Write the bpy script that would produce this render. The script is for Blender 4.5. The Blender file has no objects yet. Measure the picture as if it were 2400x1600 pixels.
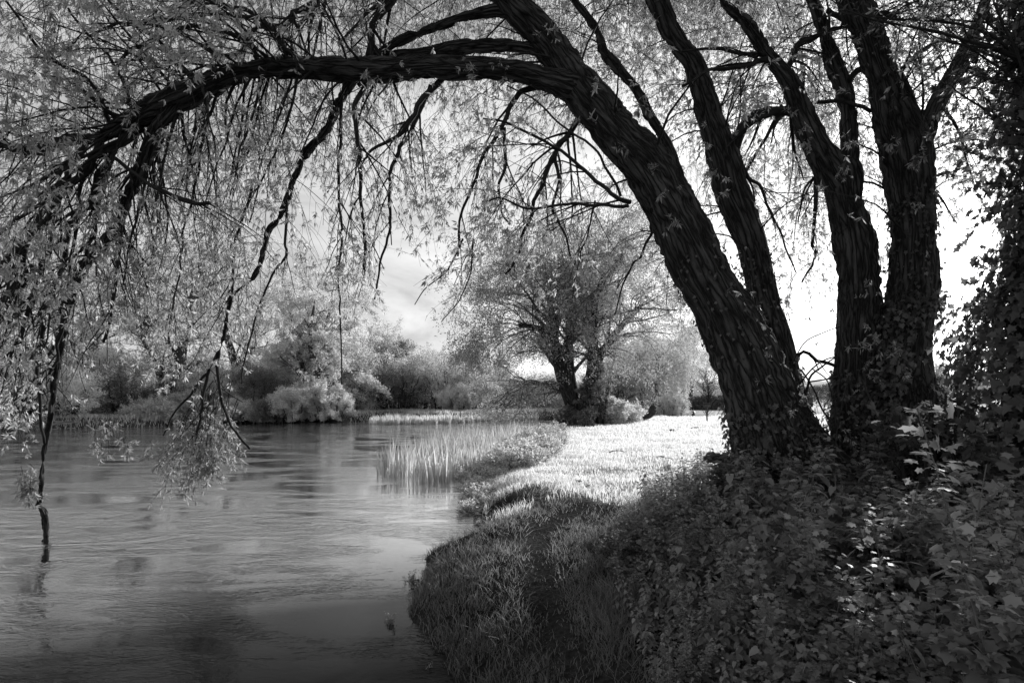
import bpy, math, random
import numpy as np
RS = np.random.RandomState(7)
random.seed(7)
F = 1300.0; HZ = 930.0; EYE = 1.7; WATER = -0.45
def P(px, py, Y):
    """point at depth Y that the eye at (0,0,1.7) sees in direction px,py of a 2400x1600 view"""
    return np.array([(px-1200.0)/F*Y, Y, (HZ-py)/F*Y+EYE])
def proj(p):
    Y = np.maximum(p[...,1], 0.05)
    return 1200+p[...,0]/Y*F, HZ-(p[...,2]-EYE)/Y*F
scene = bpy.context.scene
col = scene.collection
def nrm(a):
    return a/np.maximum(np.linalg.norm(a, axis=-1, keepdims=True), 1e-9)

# ------------------------------------------------------------------ numpy value noise
def _h(ix, iy, iz):
    n = (ix.astype(np.int64)*374761393 + iy.astype(np.int64)*668265263 + iz.astype(np.int64)*2147483647) & 0xffffffff
    n = ((n ^ (n >> 13))*1274126177) & 0xffffffff
    n = (n ^ (n >> 16)) & 0xffffff
    return n/float(0xffffff)
def vnoise(p):
    p = np.asarray(p, float); i = np.floor(p).astype(np.int64); f = p-i; f = f*f*(3-2*f)
    out = 0
    for dx in (0,1):
        wx = f[...,0] if dx else 1-f[...,0]
        for dy in (0,1):
            wy = f[...,1] if dy else 1-f[...,1]
            for dz in (0,1):
                wz = f[...,2] if dz else 1-f[...,2]
                out = out + wx*wy*wz*_h(i[...,0]+dx, i[...,1]+dy, i[...,2]+dz)
    return out
def fbm(p, o=3):
    s = 0; a = 0.5; p = np.asarray(p, float)
    for k in range(o):
        s = s + a*vnoise(p+17.3*k); p = p*2.07; a *= 0.5
    return s/(1-0.5**o)

# ------------------------------------------------------------------ mesh collecting
class MB:
    def __init__(s): s.v = []; s.f = []; s.a = []; s.n = 0
    def add(s, v, faces, attr=None):
        v = np.asarray(v, float).reshape(-1, 3)
        for f in faces:
            f = np.asarray(f)
            if f.size: s.f.append(f.astype(np.int64)+s.n)
        s.v.append(v); s.a.append(v if attr is None else np.asarray(attr, float).reshape(-1, 3)); s.n += len(v)
    def build(s, name, mat, parent=None, smooth=False, attr=False):
        me = bpy.data.meshes.new(name)
        v = np.concatenate(s.v) if s.v else np.zeros((0, 3))
        me.vertices.add(len(v)); me.vertices.foreach_set('co', v.astype(np.float32).ravel())
        loops = np.concatenate([f.ravel() for f in s.f]); tot = np.concatenate([np.full(len(f), f.shape[1]) for f in s.f])
        start = np.concatenate([[0], np.cumsum(tot)[:-1]])
        me.loops.add(len(loops)); me.loops.foreach_set('vertex_index', loops.astype(np.int32))
        me.polygons.add(len(tot)); me.polygons.foreach_set('loop_start', start.astype(np.int32))
        me.polygons.foreach_set('loop_total', tot.astype(np.int32))
        if smooth: me.polygons.foreach_set('use_smooth', np.ones(len(tot), bool))
        if attr:
            at = me.attributes.new('bark', 'FLOAT_VECTOR', 'POINT')
            at.data.foreach_set('vector', np.concatenate(s.a).astype(np.float32).ravel())
        me.update(calc_edges=True)
        me.materials.append(mat)
        o = bpy.data.objects.new(name, me); col.objects.link(o)
        if parent is not None:
            o.parent = parent; o.matrix_parent_inverse = parent.matrix_world.inverted()
            o.location = -np.array(parent.location)
            o.matrix_parent_inverse.identity()
        return o
def empty(name, loc, label, cat, group=None):
    o = bpy.data.objects.new(name, None); col.objects.link(o); o.location = [float(c) for c in loc]
    o.empty_display_size = 0.3
    return tag(o, label, cat, group)
def tag(o, label=None, cat=None, group=None, kind=None):
    if label: o['label'] = label
    if cat: o['category'] = cat
    if group: o['group'] = group
    if kind: o['kind'] = kind
    return o

BEAMS = []
def inst(mb, tv, faces, pos, dirs, ups, sl, sw):
    """copies of a small template (x along dirs, y sideways, z up) at pos"""
    n = len(pos)
    if n == 0: return
    sl = np.broadcast_to(sl, n); sw = np.broadcast_to(sw, n); kp = np.ones(n, bool)
    for o, r_ in BEAMS:
        v = pos-o; t = v@sd; kp &= ~((np.linalg.norm(v-t[:, None]*sd, axis=1) < r_) & (t > .5))
    if not kp.all(): pos, dirs, ups, sl, sw = pos[kp], np.broadcast_to(dirs, (n, 3))[kp], np.broadcast_to(ups, (n, 3))[kp], sl[kp], sw[kp]; n = len(pos)
    if n == 0: return
    x = nrm(dirs); y = nrm(np.cross(ups, x)); z = np.cross(x, y)
    sl = np.broadcast_to(sl, n)[:, None, None]; sw = np.broadcast_to(sw, n)[:, None, None]
    tv = np.asarray(tv, float)
    V = pos[:, None, :] + tv[None, :, 0:1]*sl*x[:, None, :] + tv[None, :, 1:2]*sw*y[:, None, :] + tv[None, :, 2:3]*sw*z[:, None, :]
    k = len(tv); off = (np.arange(n)*k)[:, None, None]
    mb.add(V.reshape(-1, 3), [(np.asarray(f)[None]+off).reshape(-1, np.asarray(f).shape[1]) for f in faces])
def rnd(n, s=1.0): return RS.normal(size=(n, 3))*s

LEAF4 = ([(0,0,0),(.42,.5,.12),(1,0,-.1),(.42,-.5,.12)], [[(0,1,2),(0,2,3)]])
LEAF8 = ([(0,0,0),(.25,.36,.1),(.55,.5,.05),(1,0,-.55),(.55,-.5,.05),(.25,-.36,.1),(.3,0,-.06),(.62,0,-.16)],
         [[(0,1,6),(0,6,5),(2,3,7),(3,4,7)],[(1,2,7,6),(6,7,4,5)]])
HEART = ([(0,0,0),(-.08,.3,.05),(.12,.5,.1),(.3,.46,.06),(.36,.5,.09),(.52,.36,.04),(.58,.39,.06),(.76,.2,-.04),(1,0,-.25),
          (.76,-.2,-.04),(.58,-.39,.06),(.52,-.36,.04),(.36,-.5,.09),(.3,-.46,.06),(.12,-.5,.1),(-.08,-.3,.05),(.35,0,-.06),(.7,0,-.12)],
         [[(0,1,2),(0,2,16),(0,16,14),(0,14,15),(2,3,16),(16,13,14),(7,8,17),(8,9,17),(3,4,5),(5,6,7),(13,11,12),(11,9,10)],
          [(3,5,17,16),(16,17,11,13),(5,7,17,17),(17,9,11,11)][:2],[(5,7,17),(17,9,11)]])
IVY = ([(0,0,0),(-.12,.42,.06),(.22,.34,.02),(.36,.62,-.05),(.55,.26,.02),(1,0,-.15),(.55,-.26,.02),(.36,-.62,-.05),(.22,-.34,.02),(-.12,-.42,.06)],
       [[(0,1,2),(2,3,4),(4,5,0),(0,2,4),(0,5,6),(6,7,8),(0,6,8),(0,8,9)]])
LOBE = ([(0,0,0),(.2,.22,.05),(.3,.5,0),(.5,.28,.03),(.72,.42,-.04),(.78,.16,0),(1,0,-.1),(.78,-.16,0),(.72,-.42,-.04),(.5,-.28,.03),(.3,-.5,0),(.2,-.22,.05),(.5,0,-.03)],
        [[(0,1,12),(1,2,3),(1,3,12),(3,4,5),(3,5,12),(5,6,12),(6,7,12),(7,8,9),(7,9,12),(9,10,11),(9,11,12),(11,0,12)]])
TRI = ([(0,-.5,0),(0,.5,0),(1,0,0)], [[(0,1,2)]])

def catmull(pts, n):
    pts = np.asarray(pts, float)
    p = np.vstack([2*pts[0]-pts[1], pts, 2*pts[-1]-pts[-2]])
    m = len(pts)-1; u = np.linspace(0, m-1e-6, n); i = u.astype(int); t = (u-i)[:, None]
    a, b, c, d = p[i], p[i+1], p[i+2], p[i+3]
    return .5*((2*b)+(-a+c)*t+(2*a-5*b+4*c-d)*t*t+(-a+3*b-3*c+d)*t**3)
def tube(mb, pts, rad, sides=8, rough=0.0, flare=0, cap=True, seed=0):
    pts = np.asarray(pts, float); rad = np.asarray(rad, float); n = len(pts)
    tan = nrm(np.gradient(pts, axis=0))
    ref = np.array([0.3, 1, 0.1]); ref = nrm(ref-tan[0]*np.dot(ref, tan[0]))
    U = np.zeros_like(pts)
    for k in range(n):
        ref = ref-tan[k]*np.dot(ref, tan[k]); ref = ref/max(np.linalg.norm(ref), 1e-9); U[k] = ref
    W = np.cross(tan, U)
    th = np.linspace(0, 2*math.pi, sides, endpoint=False)
    L = np.concatenate([[0], np.cumsum(np.linalg.norm(np.diff(pts, axis=0), axis=1))])
    c = np.cos(th)[None, :, None]; s = np.sin(th)[None, :, None]
    rr = np.repeat(rad[:, None], sides, 1)
    R0 = max(rad.mean(), 1e-4)
    bc = np.stack([np.cos(th)[None]*rr, np.sin(th)[None]*rr, np.repeat(L[:, None], sides, 1)], -1)
    if rough:
        q = bc.copy(); q[..., 2] = q[..., 2]+.3*seed+seed*3.1
        tw = q[..., 2]*.5
        q = q+(np.stack([fbm(q*5+3, 2), fbm(q*5+31, 2), fbm(q*5+57, 2)], -1)-.5)*np.array([.2, .2, .3])
        big = fbm(q*np.array([3, 3, 1.1])+seed, 2)-.5
        rd = 1-np.abs(2*fbm(q*np.array([11, 11, .95])+seed*1.7, 2)-1); rd = rd*(.6+.7*fbm(q*np.array([5, 5, 6.])+4, 2))
        lump = fbm(q*np.array([1.2,1.2,.7])+9+seed, 2)-.5
        rr = rr*(1+.35*lump) + rough*(2.4*big - 2.1*np.clip(rd-.6, 0, 1)*3.)
    V = pts[:, None]+rr[..., None]*(c*U[:, None]+s*W[:, None])
    idx = np.arange(n*sides).reshape(n, sides)
    a = idx[:-1]; b = np.roll(idx, -1, 1)[:-1]; cc = np.roll(idx, -1, 1)[1:]; d = idx[1:]
    quads = np.stack([a, b, cc, d], -1).reshape(-1, 4)
    mb.add(V.reshape(-1, 3), [quads], bc.reshape(-1, 3))
    if cap:
        base = mb.n-n*sides
        mb.f.append((base+idx[-1][None]).astype(np.int64))
    return V
def tubes(mb, pts, rad, sides=3):
    """many thin tubes at once: pts (S,K,3), rad (S,K)"""
    S, K, _ = pts.shape
    if S == 0: return
    tan = nrm(np.gradient(pts, axis=1))
    ref = np.broadcast_to(np.array([.31, .9, .17]), tan.shape)
    U = nrm(np.cross(tan, ref)); W = np.cross(tan, U)
    th = np.linspace(0, 2*math.pi, sides, endpoint=False)
    V = pts[:, :, None]+rad[:, :, None, None]*(np.cos(th)[:, None]*U[:, :, None]+np.sin(th)[:, None]*W[:, :, None])
    idx = np.arange(S*K*sides).reshape(S, K, sides)
    a = idx[:, :-1]; b = np.roll(idx, -1, 2)[:, :-1]; c = np.roll(idx, -1, 2)[:, 1:]; d = idx[:, 1:]
    L = np.broadcast_to((np.arange(K)*.1)[None, :, None], (S, K, sides))
    at = np.stack([np.broadcast_to(np.cos(th), (S,K,sides))*rad[..., None], np.broadcast_to(np.sin(th), (S,K,sides))*rad[..., None], L], -1)
    mb.add(V.reshape(-1, 3), [np.stack([a, b, c, d], -1).reshape(-1, 4)], at.reshape(-1, 3))
def spawn(par, rad, n, t0=.2, t1=1., L=(1, 2), ang=(30, 70), up=0., droop=0., wig=.15, K=8, rk=.6, rmin=.003, taper=.25, weight=None, bias=None):
    S, KP, _ = par.shape
    if weight is None:
        ln = np.linalg.norm(np.diff(par, axis=1), axis=2).sum(1); weight = ln/ln.sum()
    p = RS.choice(S, n, p=weight); t = (t0+(t1-t0)*RS.rand(n))*(KP-1.001); i = t.astype(int); f = (t-i)[:, None]
    st = par[p, i]*(1-f)+par[p, i+1]*f; tg = nrm(par[p, i+1]-par[p, i])
    r0 = np.maximum((rad[p, i]*(1-f[:, 0])+rad[p, i+1]*f[:, 0])*rk, rmin)
    pr = rnd(n); pr = nrm(pr-tg*(pr*tg).sum(1, keepdims=True))
    a = np.radians(RS.uniform(ang[0], ang[1], n))[:, None]
    d = nrm(tg*np.cos(a)+pr*np.sin(a)+np.array([0, 0, up])+(0 if bias is None else bias))
    ln = RS.uniform(L[0], L[1], n); step = (ln/(K-1))[:, None]
    pts = np.zeros((n, K, 3)); pts[:, 0] = st; q = st.copy()
    for k in range(1, K):
        d = nrm(d+np.array([0, 0, -1.])*droop*step+rnd(n, wig)*np.sqrt(step))
        q = q+d*step; pts[:, k] = q
    r = r0[:, None]*(1-(1-taper)*np.linspace(0, 1, K)[None])
    return pts, np.maximum(r, rmin*.6)
def along(pts, n, t0=.1, t1=1.):
    S, K, _ = pts.shape
    ln = np.linalg.norm(np.diff(pts, axis=1), axis=2).sum(1)
    p = RS.choice(S, n, p=ln/ln.sum()); t = (t0+(t1-t0)*RS.rand(n))*(K-1.001); i = t.astype(int); f = (t-i)[:, None]
    return pts[p, i]*(1-f)+pts[p, i+1]*f, nrm(pts[p, i+1]-pts[p, i])

# ------------------------------------------------------------------ materials (all neutral greys: a black and white picture)
def mat_new(name):
    m = bpy.data.materials.new(name); m.use_nodes = True; nt = m.node_tree; nt.nodes.clear()
    out = nt.nodes.new('ShaderNodeOutputMaterial'); return m, nt, out
def N(nt, t, **kw):
    n = nt.nodes.new(t)
    for k, v in kw.items():
        if hasattr(n, k) and k not in n.inputs: setattr(n, k, v)
        else: n.inputs[k].default_value = v
    return n
def ramp(nt, fac, stops):
    r = nt.nodes.new('ShaderNodeValToRGB'); e = r.color_ramp.elements
    while len(e) < len(stops): e.new(.5)
    for el, (p, c) in zip(e, stops): el.position = p; el.color = (c, c, c, 1)
    nt.links.new(fac, r.inputs[0]); return r.outputs[0]
def leaf_mat(name, lo, hi, trans=.55, gloss=.06, nscale=.6, sheen_rough=.45, tlow=None, thigh=None):
    m, nt, out = mat_new(name); L = nt.links.new
    g = N(nt, 'ShaderNodeNewGeometry'); tc = N(nt, 'ShaderNodeTexCoord')
    no = N(nt, 'ShaderNodeTexNoise', Scale=nscale, Detail=2.)
    L(g.outputs['Position'], no.inputs['Vector'])
    mx = N(nt, 'ShaderNodeMath', operation='MULTIPLY_ADD'); L(g.outputs['Random Per Island'], mx.inputs[0]); mx.inputs[1].default_value = .6
    n2 = N(nt, 'ShaderNodeMath', operation='MULTIPLY'); L(no.outputs[0], n2.inputs[0]); n2.inputs[1].default_value = .5
    L(n2.outputs[0], mx.inputs[2])
    c = ramp(nt, mx.outputs[0], [(.1, lo), (.9, hi)])
    ct = ramp(nt, mx.outputs[0], [(.1, lo*1.2 if tlow is None else tlow), (.9, min(.95, hi*1.3) if thigh is None else thigh)])
    d = N(nt, 'ShaderNodeBsdfDiffuse'); L(c, d.inputs[0])
    t = N(nt, 'ShaderNodeBsdfTranslucent'); L(ct, t.inputs[0])
    a = N(nt, 'ShaderNodeMixShader'); a.inputs[0].default_value = trans; L(d.outputs[0], a.inputs[1]); L(t.outputs[0], a.inputs[2])
    gl = N(nt, 'ShaderNodeBsdfGlossy', Roughness=sheen_rough); gl.inputs[0].default_value = (.8, .8, .8, 1)
    b = N(nt, 'ShaderNodeMixShader'); b.inputs[0].default_value = gloss; L(a.outputs[0], b.inputs[1]); L(gl.outputs[0], b.inputs[2])
    L(b.outputs[0], out.inputs[0]); return m
def bark_mat(name, lo=.012, hi=.07, sc=1., bump=1.):
    m, nt, out = mat_new(name); L = nt.links.new
    at = N(nt, 'ShaderNodeAttribute'); at.attribute_name = 'bark'
    mp = N(nt, 'ShaderNodeMapping'); mp.inputs['Scale'].default_value = (14*sc, 14*sc, 1.7*sc); L(at.outputs['Vector'], mp.inputs[0])
    n0 = N(nt, 'ShaderNodeTexNoise', Scale=.7, Detail=6.); L(mp.outputs[0], n0.inputs['Vector'])
    ad = N(nt, 'ShaderNodeVectorMath', operation='MULTIPLY_ADD'); L(n0.outputs['Color'], ad.inputs[0]); ad.inputs[1].default_value = (3.2, 3.2, 2.4); L(mp.outputs[0], ad.inputs[2])
    vo = N(nt, 'ShaderNodeTexVoronoi', feature='DISTANCE_TO_EDGE', Scale=1.); L(ad.outputs[0], vo.inputs['Vector'])
    fn = N(nt, 'ShaderNodeTexNoise', Scale=6., Detail=5.); L(mp.outputs[0], fn.inputs['Vector'])
    h = N(nt, 'ShaderNodeMath', operation='MULTIPLY_ADD'); L(fn.outputs[0], h.inputs[0]); h.inputs[1].default_value = .35
    v2 = ramp(nt, vo.outputs[0], [(0, 0), (.28, 1)]); L(v2, h.inputs[2])
    c = ramp(nt, h.outputs[0], [(.15, lo), (1.0, hi)])
    bp = N(nt, 'ShaderNodeBump', Strength=bump, Distance=.045); L(h.outputs[0], bp.inputs['Height'])
    p = N(nt, 'ShaderNodeBsdfPrincipled', Roughness=.85); L(c, p.inputs['Base Color']); L(bp.outputs[0], p.inputs['Normal'])
    p.inputs['Specular IOR Level'].default_value = .25
    L(p.outputs[0], out.inputs[0]); return m
def plain(name, v, rough=.7, nscale=6., var=.3):
    m, nt, out = mat_new(name); L = nt.links.new
    g = N(nt, 'ShaderNodeNewGeometry'); no = N(nt, 'ShaderNodeTexNoise', Scale=nscale, Detail=5.); L(g.outputs['Position'], no.inputs['Vector'])
    c = ramp(nt, no.outputs[0], [(.3, v*(1-var)), (.7, v*(1+var))])
    bp = N(nt, 'ShaderNodeBump', Strength=.4, Distance=.03); L(no.outputs[0], bp.inputs['Height'])
    p = N(nt, 'ShaderNodeBsdfPrincipled', Roughness=rough); L(c, p.inputs['Base Color']); L(bp.outputs[0], p.inputs['Normal'])
    L(p.outputs[0], out.inputs[0]); return m
M = {}
M['bark'] = bark_mat('willow_bark', .004, .075)
M['twig'] = bark_mat('twig_bark', .012, .035, 1, .2)
M['far_bark'] = bark_mat('far_bark', .04, .13, .6, .4)
M['pale_bark'] = bark_mat('pale_bark', .12, .3, .8, .4)
M['willow'] = leaf_mat('willow_leaf', .2, .62, .6, .06, tlow=.35, thigh=.92)
M['sprig'] = leaf_mat('sprig_leaf', .08, .32, .5, .06, tlow=.15, thigh=.75)
M['far_pale'] = leaf_mat('pale_far_leaf', .45, .85, .5, .03, .25)
M['far_mid'] = leaf_mat('mid_far_leaf', .28, .75, .5, .03, .25)
M['lawn_leaf'] = leaf_mat('lawn_willow_leaf', .18, .52, .5, .03, .7)
M['far_dark'] = leaf_mat('dark_far_leaf', .1, .34, .5, .02, .25)
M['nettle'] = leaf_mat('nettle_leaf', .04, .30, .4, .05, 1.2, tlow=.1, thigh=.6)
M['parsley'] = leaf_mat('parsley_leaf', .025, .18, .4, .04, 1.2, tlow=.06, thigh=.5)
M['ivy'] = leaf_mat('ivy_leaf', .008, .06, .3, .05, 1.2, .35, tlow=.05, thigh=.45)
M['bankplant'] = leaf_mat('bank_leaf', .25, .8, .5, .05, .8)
M['stem'] = plain('plant_stem', .08)
M['reed'] = leaf_mat('reed_leaf', .3, .95, .5, .05, .8, tlow=.4, thigh=.97)
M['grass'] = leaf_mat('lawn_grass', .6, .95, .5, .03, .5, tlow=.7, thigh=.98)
M['grass_near_shade'] = leaf_mat('painted_shade_grass', .02, .18, .45, .02, 1.3, tlow=.05, thigh=.42)  # darker copy of the lawn grass, foreground shade put into its colour
M['soil'] = plain('mole_soil', .03)
M['dark_metal'] = plain('dark_metal', .02, .5)
M['white_metal'] = plain('white_metal', .7, .5)
M['hedge'] = leaf_mat('hedge_leaf', .05, .2, .4, .02, .3)

# ------------------------------------------------------------------ camera, light, sky
cam = bpy.data.cameras.new('camera'); co = bpy.data.objects.new('camera', cam); col.objects.link(co)
co.location = (0, 0, EYE); co.rotation_euler = (math.radians(90), 0, 0)
cam.sensor_width = 36; cam.lens = F/2400*36; cam.shift_y = (HZ-800)/2400; cam.clip_start = .05; cam.clip_end = 3000
scene.camera = co
SUN_AZ = math.radians(41.5); SUN_EL = math.radians(18)
sd = np.array([math.sin(SUN_AZ)*math.cos(SUN_EL), math.cos(SUN_AZ)*math.cos(SUN_EL), math.sin(SUN_EL)])
sl = bpy.data.lights.new('sun', 'SUN'); sl.energy = 6.0; sl.angle = math.radians(.5); sl.color = (1, 1, 1)
so = bpy.data.objects.new('sun', sl); col.objects.link(so); so.location = (20, 30, 20)
from mathutils import Vector
so.rotation_euler = Vector(-sd).to_track_quat('-Z', 'Y').to_euler()
w = bpy.data.worlds.new('World'); scene.world = w; w.use_nodes = True
nt = w.node_tree; nt.nodes.clear(); L = nt.links.new
sky = nt.nodes.new('ShaderNodeTexSky'); sky.sky_type = 'NISHITA'; sky.sun_disc = False
sky.sun_elevation = SUN_EL; sky.sun_rotation = SUN_AZ; sky.air_density = 1.; sky.dust_density = 2.5; sky.ozone_density = 1.
bw = nt.nodes.new('ShaderNodeRGBToBW'); L(sky.outputs[0], bw.inputs[0])
tc = nt.nodes.new('ShaderNodeTexCoord'); mp = nt.nodes.new('ShaderNodeMapping'); mp.inputs['Scale'].default_value = (1, 1, 3.2); mp.inputs['Rotation'].default_value = (.25, .1, .4)
L(tc.outputs['Generated'], mp.inputs[0])
cn = N(nt, 'ShaderNodeTexNoise', Scale=2.6, Detail=7., Roughness=.55, Distortion=.6); L(mp.outputs[0], cn.inputs['Vector'])
cr = ramp(nt, cn.outputs[0], [(.38, .34), (.66, 1.05)])
mm = N(nt, 'ShaderNodeMath', operation='MULTIPLY'); L(bw.outputs[0], mm.inputs[0]); L(cr, mm.inputs[1])
pw_ = N(nt, 'ShaderNodeMath', operation='POWER'); L(mm.outputs[0], pw_.inputs[0]); pw_.inputs[1].default_value = .5
mk = N(nt, 'ShaderNodeMath', operation='MULTIPLY'); L(pw_.outputs[0], mk.inputs[0]); mk.inputs[1].default_value = 5.0
bg = nt.nodes.new('ShaderNodeBackground'); bg.inputs[1].default_value = .10; L(mk.outputs[0], bg.inputs[0])
wo = nt.nodes.new('ShaderNodeOutputWorld'); L(bg.outputs[0], wo.inputs[0])
scene.view_settings.view_transform = 'Standard'; scene.view_settings.look = 'None'; scene.view_settings.exposure = 0
scene.render.engine = 'CYCLES'; scene.cycles.max_bounces = 5; scene.cycles.transmission_bounces = 3; scene.cycles.diffuse_bounces = 3
scene.cycles.use_denoising = True; scene.cycles.denoiser = 'OPENIMAGEDENOISE'; scene.cycles.denoising_prefilter = 'ACCURATE'

# ------------------------------------------------------------------ river outline and ground
near = np.array([(2.2,-8),(1.2,-3),(.3,1.5),(-.3,3.2),(-.61,4.2),(-1.0,5.0),(-1.30,6.0),(-1.36,7.3),(-.95,8.3),(-.72,9.2),(-.86,11.5),(-1.0,14.5),(-.5,18.5),(.5,24),(2.0,30),(3.0,35),(4.6,40),(9,46),(20,51),(60,60),(140,70)], float)
far = np.array([(140,84),(60,72),(20,62),(9,57),(1,52),(-6,47.5),(-9,47),(-11.5,53),(-13.4,47.5),(-17,47.5),(-24,44.5),(-27,40),(-34,36.5),(-60,33),(-140,20),(-140,-60),(2,-60)], float)
nearS = catmull(np.c_[near, np.zeros(len(near))], 260)[:, :2]
farS = catmull(np.c_[far, np.zeros(len(far))], 160)[:, :2]
nw = (fbm(np.c_[nearS*1.3, np.zeros(len(nearS))], 3)-.5)*.45
nearS[:, 0] += nw
poly = np.vstack([nearS, farS])
def inside(p):
    x, y = p[:, 0], p[:, 1]; r = np.zeros(len(p), bool); j = len(poly)-1
    x0, y0 = poly[:, 0], poly[:, 1]
    for i in range(len(poly)):
        xi, yi, xj, yj = x0[i], y0[i], x0[j], y0[j]
        if yi != yj:
            c = ((yi > y) != (yj > y)) & (x < (xj-xi)*(y-yi)/(yj-yi)+xi); r ^= c
        j = i
    return r
def dist(p):
    best = np.full(len(p), 1e9)
    for a, b in zip(poly, np.roll(poly, -1, 0)):
        ab = b-a; t = np.clip(((p-a)@ab)/max(ab@ab, 1e-9), 0, 1); d = p-a-t[:, None]*ab
        best = np.minimum(best, (d*d).sum(1))
    return np.sqrt(best)
def sdist0(p):
    d = dist(p); return np.where(inside(p), -d, d)
_gx = np.concatenate([np.geomspace(900, 41, 20)*-1, np.arange(-40, -5, .5), np.arange(-5, 5, .1), np.arange(5, 40, .7), np.geomspace(40, 900, 20)])
_gy = np.concatenate([np.arange(-62, 0, 3.), np.arange(0, 16, .1), np.arange(16, 76, .4), np.geomspace(76, 1600, 26)])
_a, _b = np.meshgrid(_gx, _gy); _G = sdist0(np.c_[_a.ravel(), _b.ravel()]).reshape(_a.shape)
def sdist(p):
    i = np.clip(np.searchsorted(_gx, p[:, 0])-1, 0, len(_gx)-2); j = np.clip(np.searchsorted(_gy, p[:, 1])-1, 0, len(_gy)-2)
    u = np.clip((p[:, 0]-_gx[i])/(_gx[i+1]-_gx[i]), 0, 1); v = np.clip((p[:, 1]-_gy[j])/(_gy[j+1]-_gy[j]), 0, 1)
    return (_G[j, i]*(1-u)+_G[j, i+1]*u)*(1-v)+(_G[j+1, i]*(1-u)+_G[j+1, i+1]*u)*v
pathP = catmull([(1.1,.5,0),(.7,2.5,0),(.35,4.2,0),(.26,5.7,0),(.45,7.3,0),(1.2,8.8,0),(2.3,10.5,0),(3.6,13,0)], 60)[:, :2]
def pathd(p):
    d = np.full(len(p), 1e9)
    for a in pathP: d = np.minimum(d, ((p-a)**2).sum(1))
    return np.sqrt(d)
def height(p, s=None):
    if s is None: s = sdist(p)
    farbank = (p[:, 1] > 20) & (p[:, 0] < 8+0*p[:, 0]) & (p[:, 1]-p[:, 0]*.6 > 36)
    w_ = np.where(farbank, 1.2, 1.25); top = np.where(farbank, .28, 0.)
    t = np.clip(s/w_, 0, 1); e = 1-(1-t)**1.8
    z = -.6+(.6+top)*e
    z = np.where(s < 0, np.maximum(-.6+s*.9, -1.6), z)
    q = np.c_[p, np.zeros(len(p))]
    land = np.clip(s/.6, 0, 1)
    z = z+land*((fbm(q*.9, 3)-.5)*.10+(fbm(q*.12+5, 2)-.5)*.15*np.clip(p[:, 1]/20, 0, 1)) 
    z = z-land*.05*np.exp(-(pathd(p)/.22)**2)*(p[:, 1] < 14)
    return z
def axis(lo, hi, fl, fh, step, n):
    a = np.arange(fl, fh, step)
    l = fl-np.geomspace(step, fl-lo, n)[::-1]; r = fh+np.geomspace(step, hi-fh, n)
    return np.concatenate([l, a, r])
gx = axis(-900, 900, -3, 6, .07, 70); gy = axis(-60, 1500, 1.5, 16, .07, 110)
X, Yg = np.meshgrid(gx, gy); gp = np.c_[X.ravel(), Yg.ravel()]
sg = sdist(gp); gz = height(gp, sg)
m, nt, out = mat_new('ground_turf'); L = nt.links.new
g = N(nt, 'ShaderNodeNewGeometry')
n1 = N(nt, 'ShaderNodeTexNoise', Scale=1.2, Detail=6.); n2 = N(nt, 'ShaderNodeTexNoise', Scale=26., Detail=5.)
L(g.outputs['Position'], n1.inputs['Vector']); L(g.outputs['Position'], n2.inputs['Vector'])
mu = N(nt, 'ShaderNodeMath', operation='MULTIPLY'); L(n1.outputs[0], mu.inputs[0]); L(n2.outputs[0], mu.inputs[1])
at = N(nt, 'ShaderNodeAttribute'); at.attribute_name = 'bark'
sx = N(nt, 'ShaderNodeSeparateXYZ'); L(at.outputs['Vector'], sx.inputs[0])
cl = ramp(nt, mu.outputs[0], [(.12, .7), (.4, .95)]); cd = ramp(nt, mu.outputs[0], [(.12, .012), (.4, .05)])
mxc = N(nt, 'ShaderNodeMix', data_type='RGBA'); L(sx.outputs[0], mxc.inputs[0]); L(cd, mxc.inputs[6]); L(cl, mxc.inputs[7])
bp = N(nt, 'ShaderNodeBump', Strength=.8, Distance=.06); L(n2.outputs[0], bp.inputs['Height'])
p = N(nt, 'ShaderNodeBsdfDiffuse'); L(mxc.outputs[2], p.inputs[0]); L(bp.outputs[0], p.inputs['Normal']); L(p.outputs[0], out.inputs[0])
M['ground'] = m
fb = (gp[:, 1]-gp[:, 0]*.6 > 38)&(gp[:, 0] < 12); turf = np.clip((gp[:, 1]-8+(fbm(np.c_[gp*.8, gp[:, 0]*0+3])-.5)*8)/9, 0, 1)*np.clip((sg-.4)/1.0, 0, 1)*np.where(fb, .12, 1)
gmb = MB(); nx, ny = len(gx), len(gy); ii = np.arange(nx*ny).reshape(ny, nx)
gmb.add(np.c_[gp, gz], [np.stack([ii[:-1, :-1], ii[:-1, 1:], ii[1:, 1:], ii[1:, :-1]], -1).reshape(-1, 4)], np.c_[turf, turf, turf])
tag(gmb.build('ground', M['ground'], smooth=True, attr=True), kind='structure')

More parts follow.
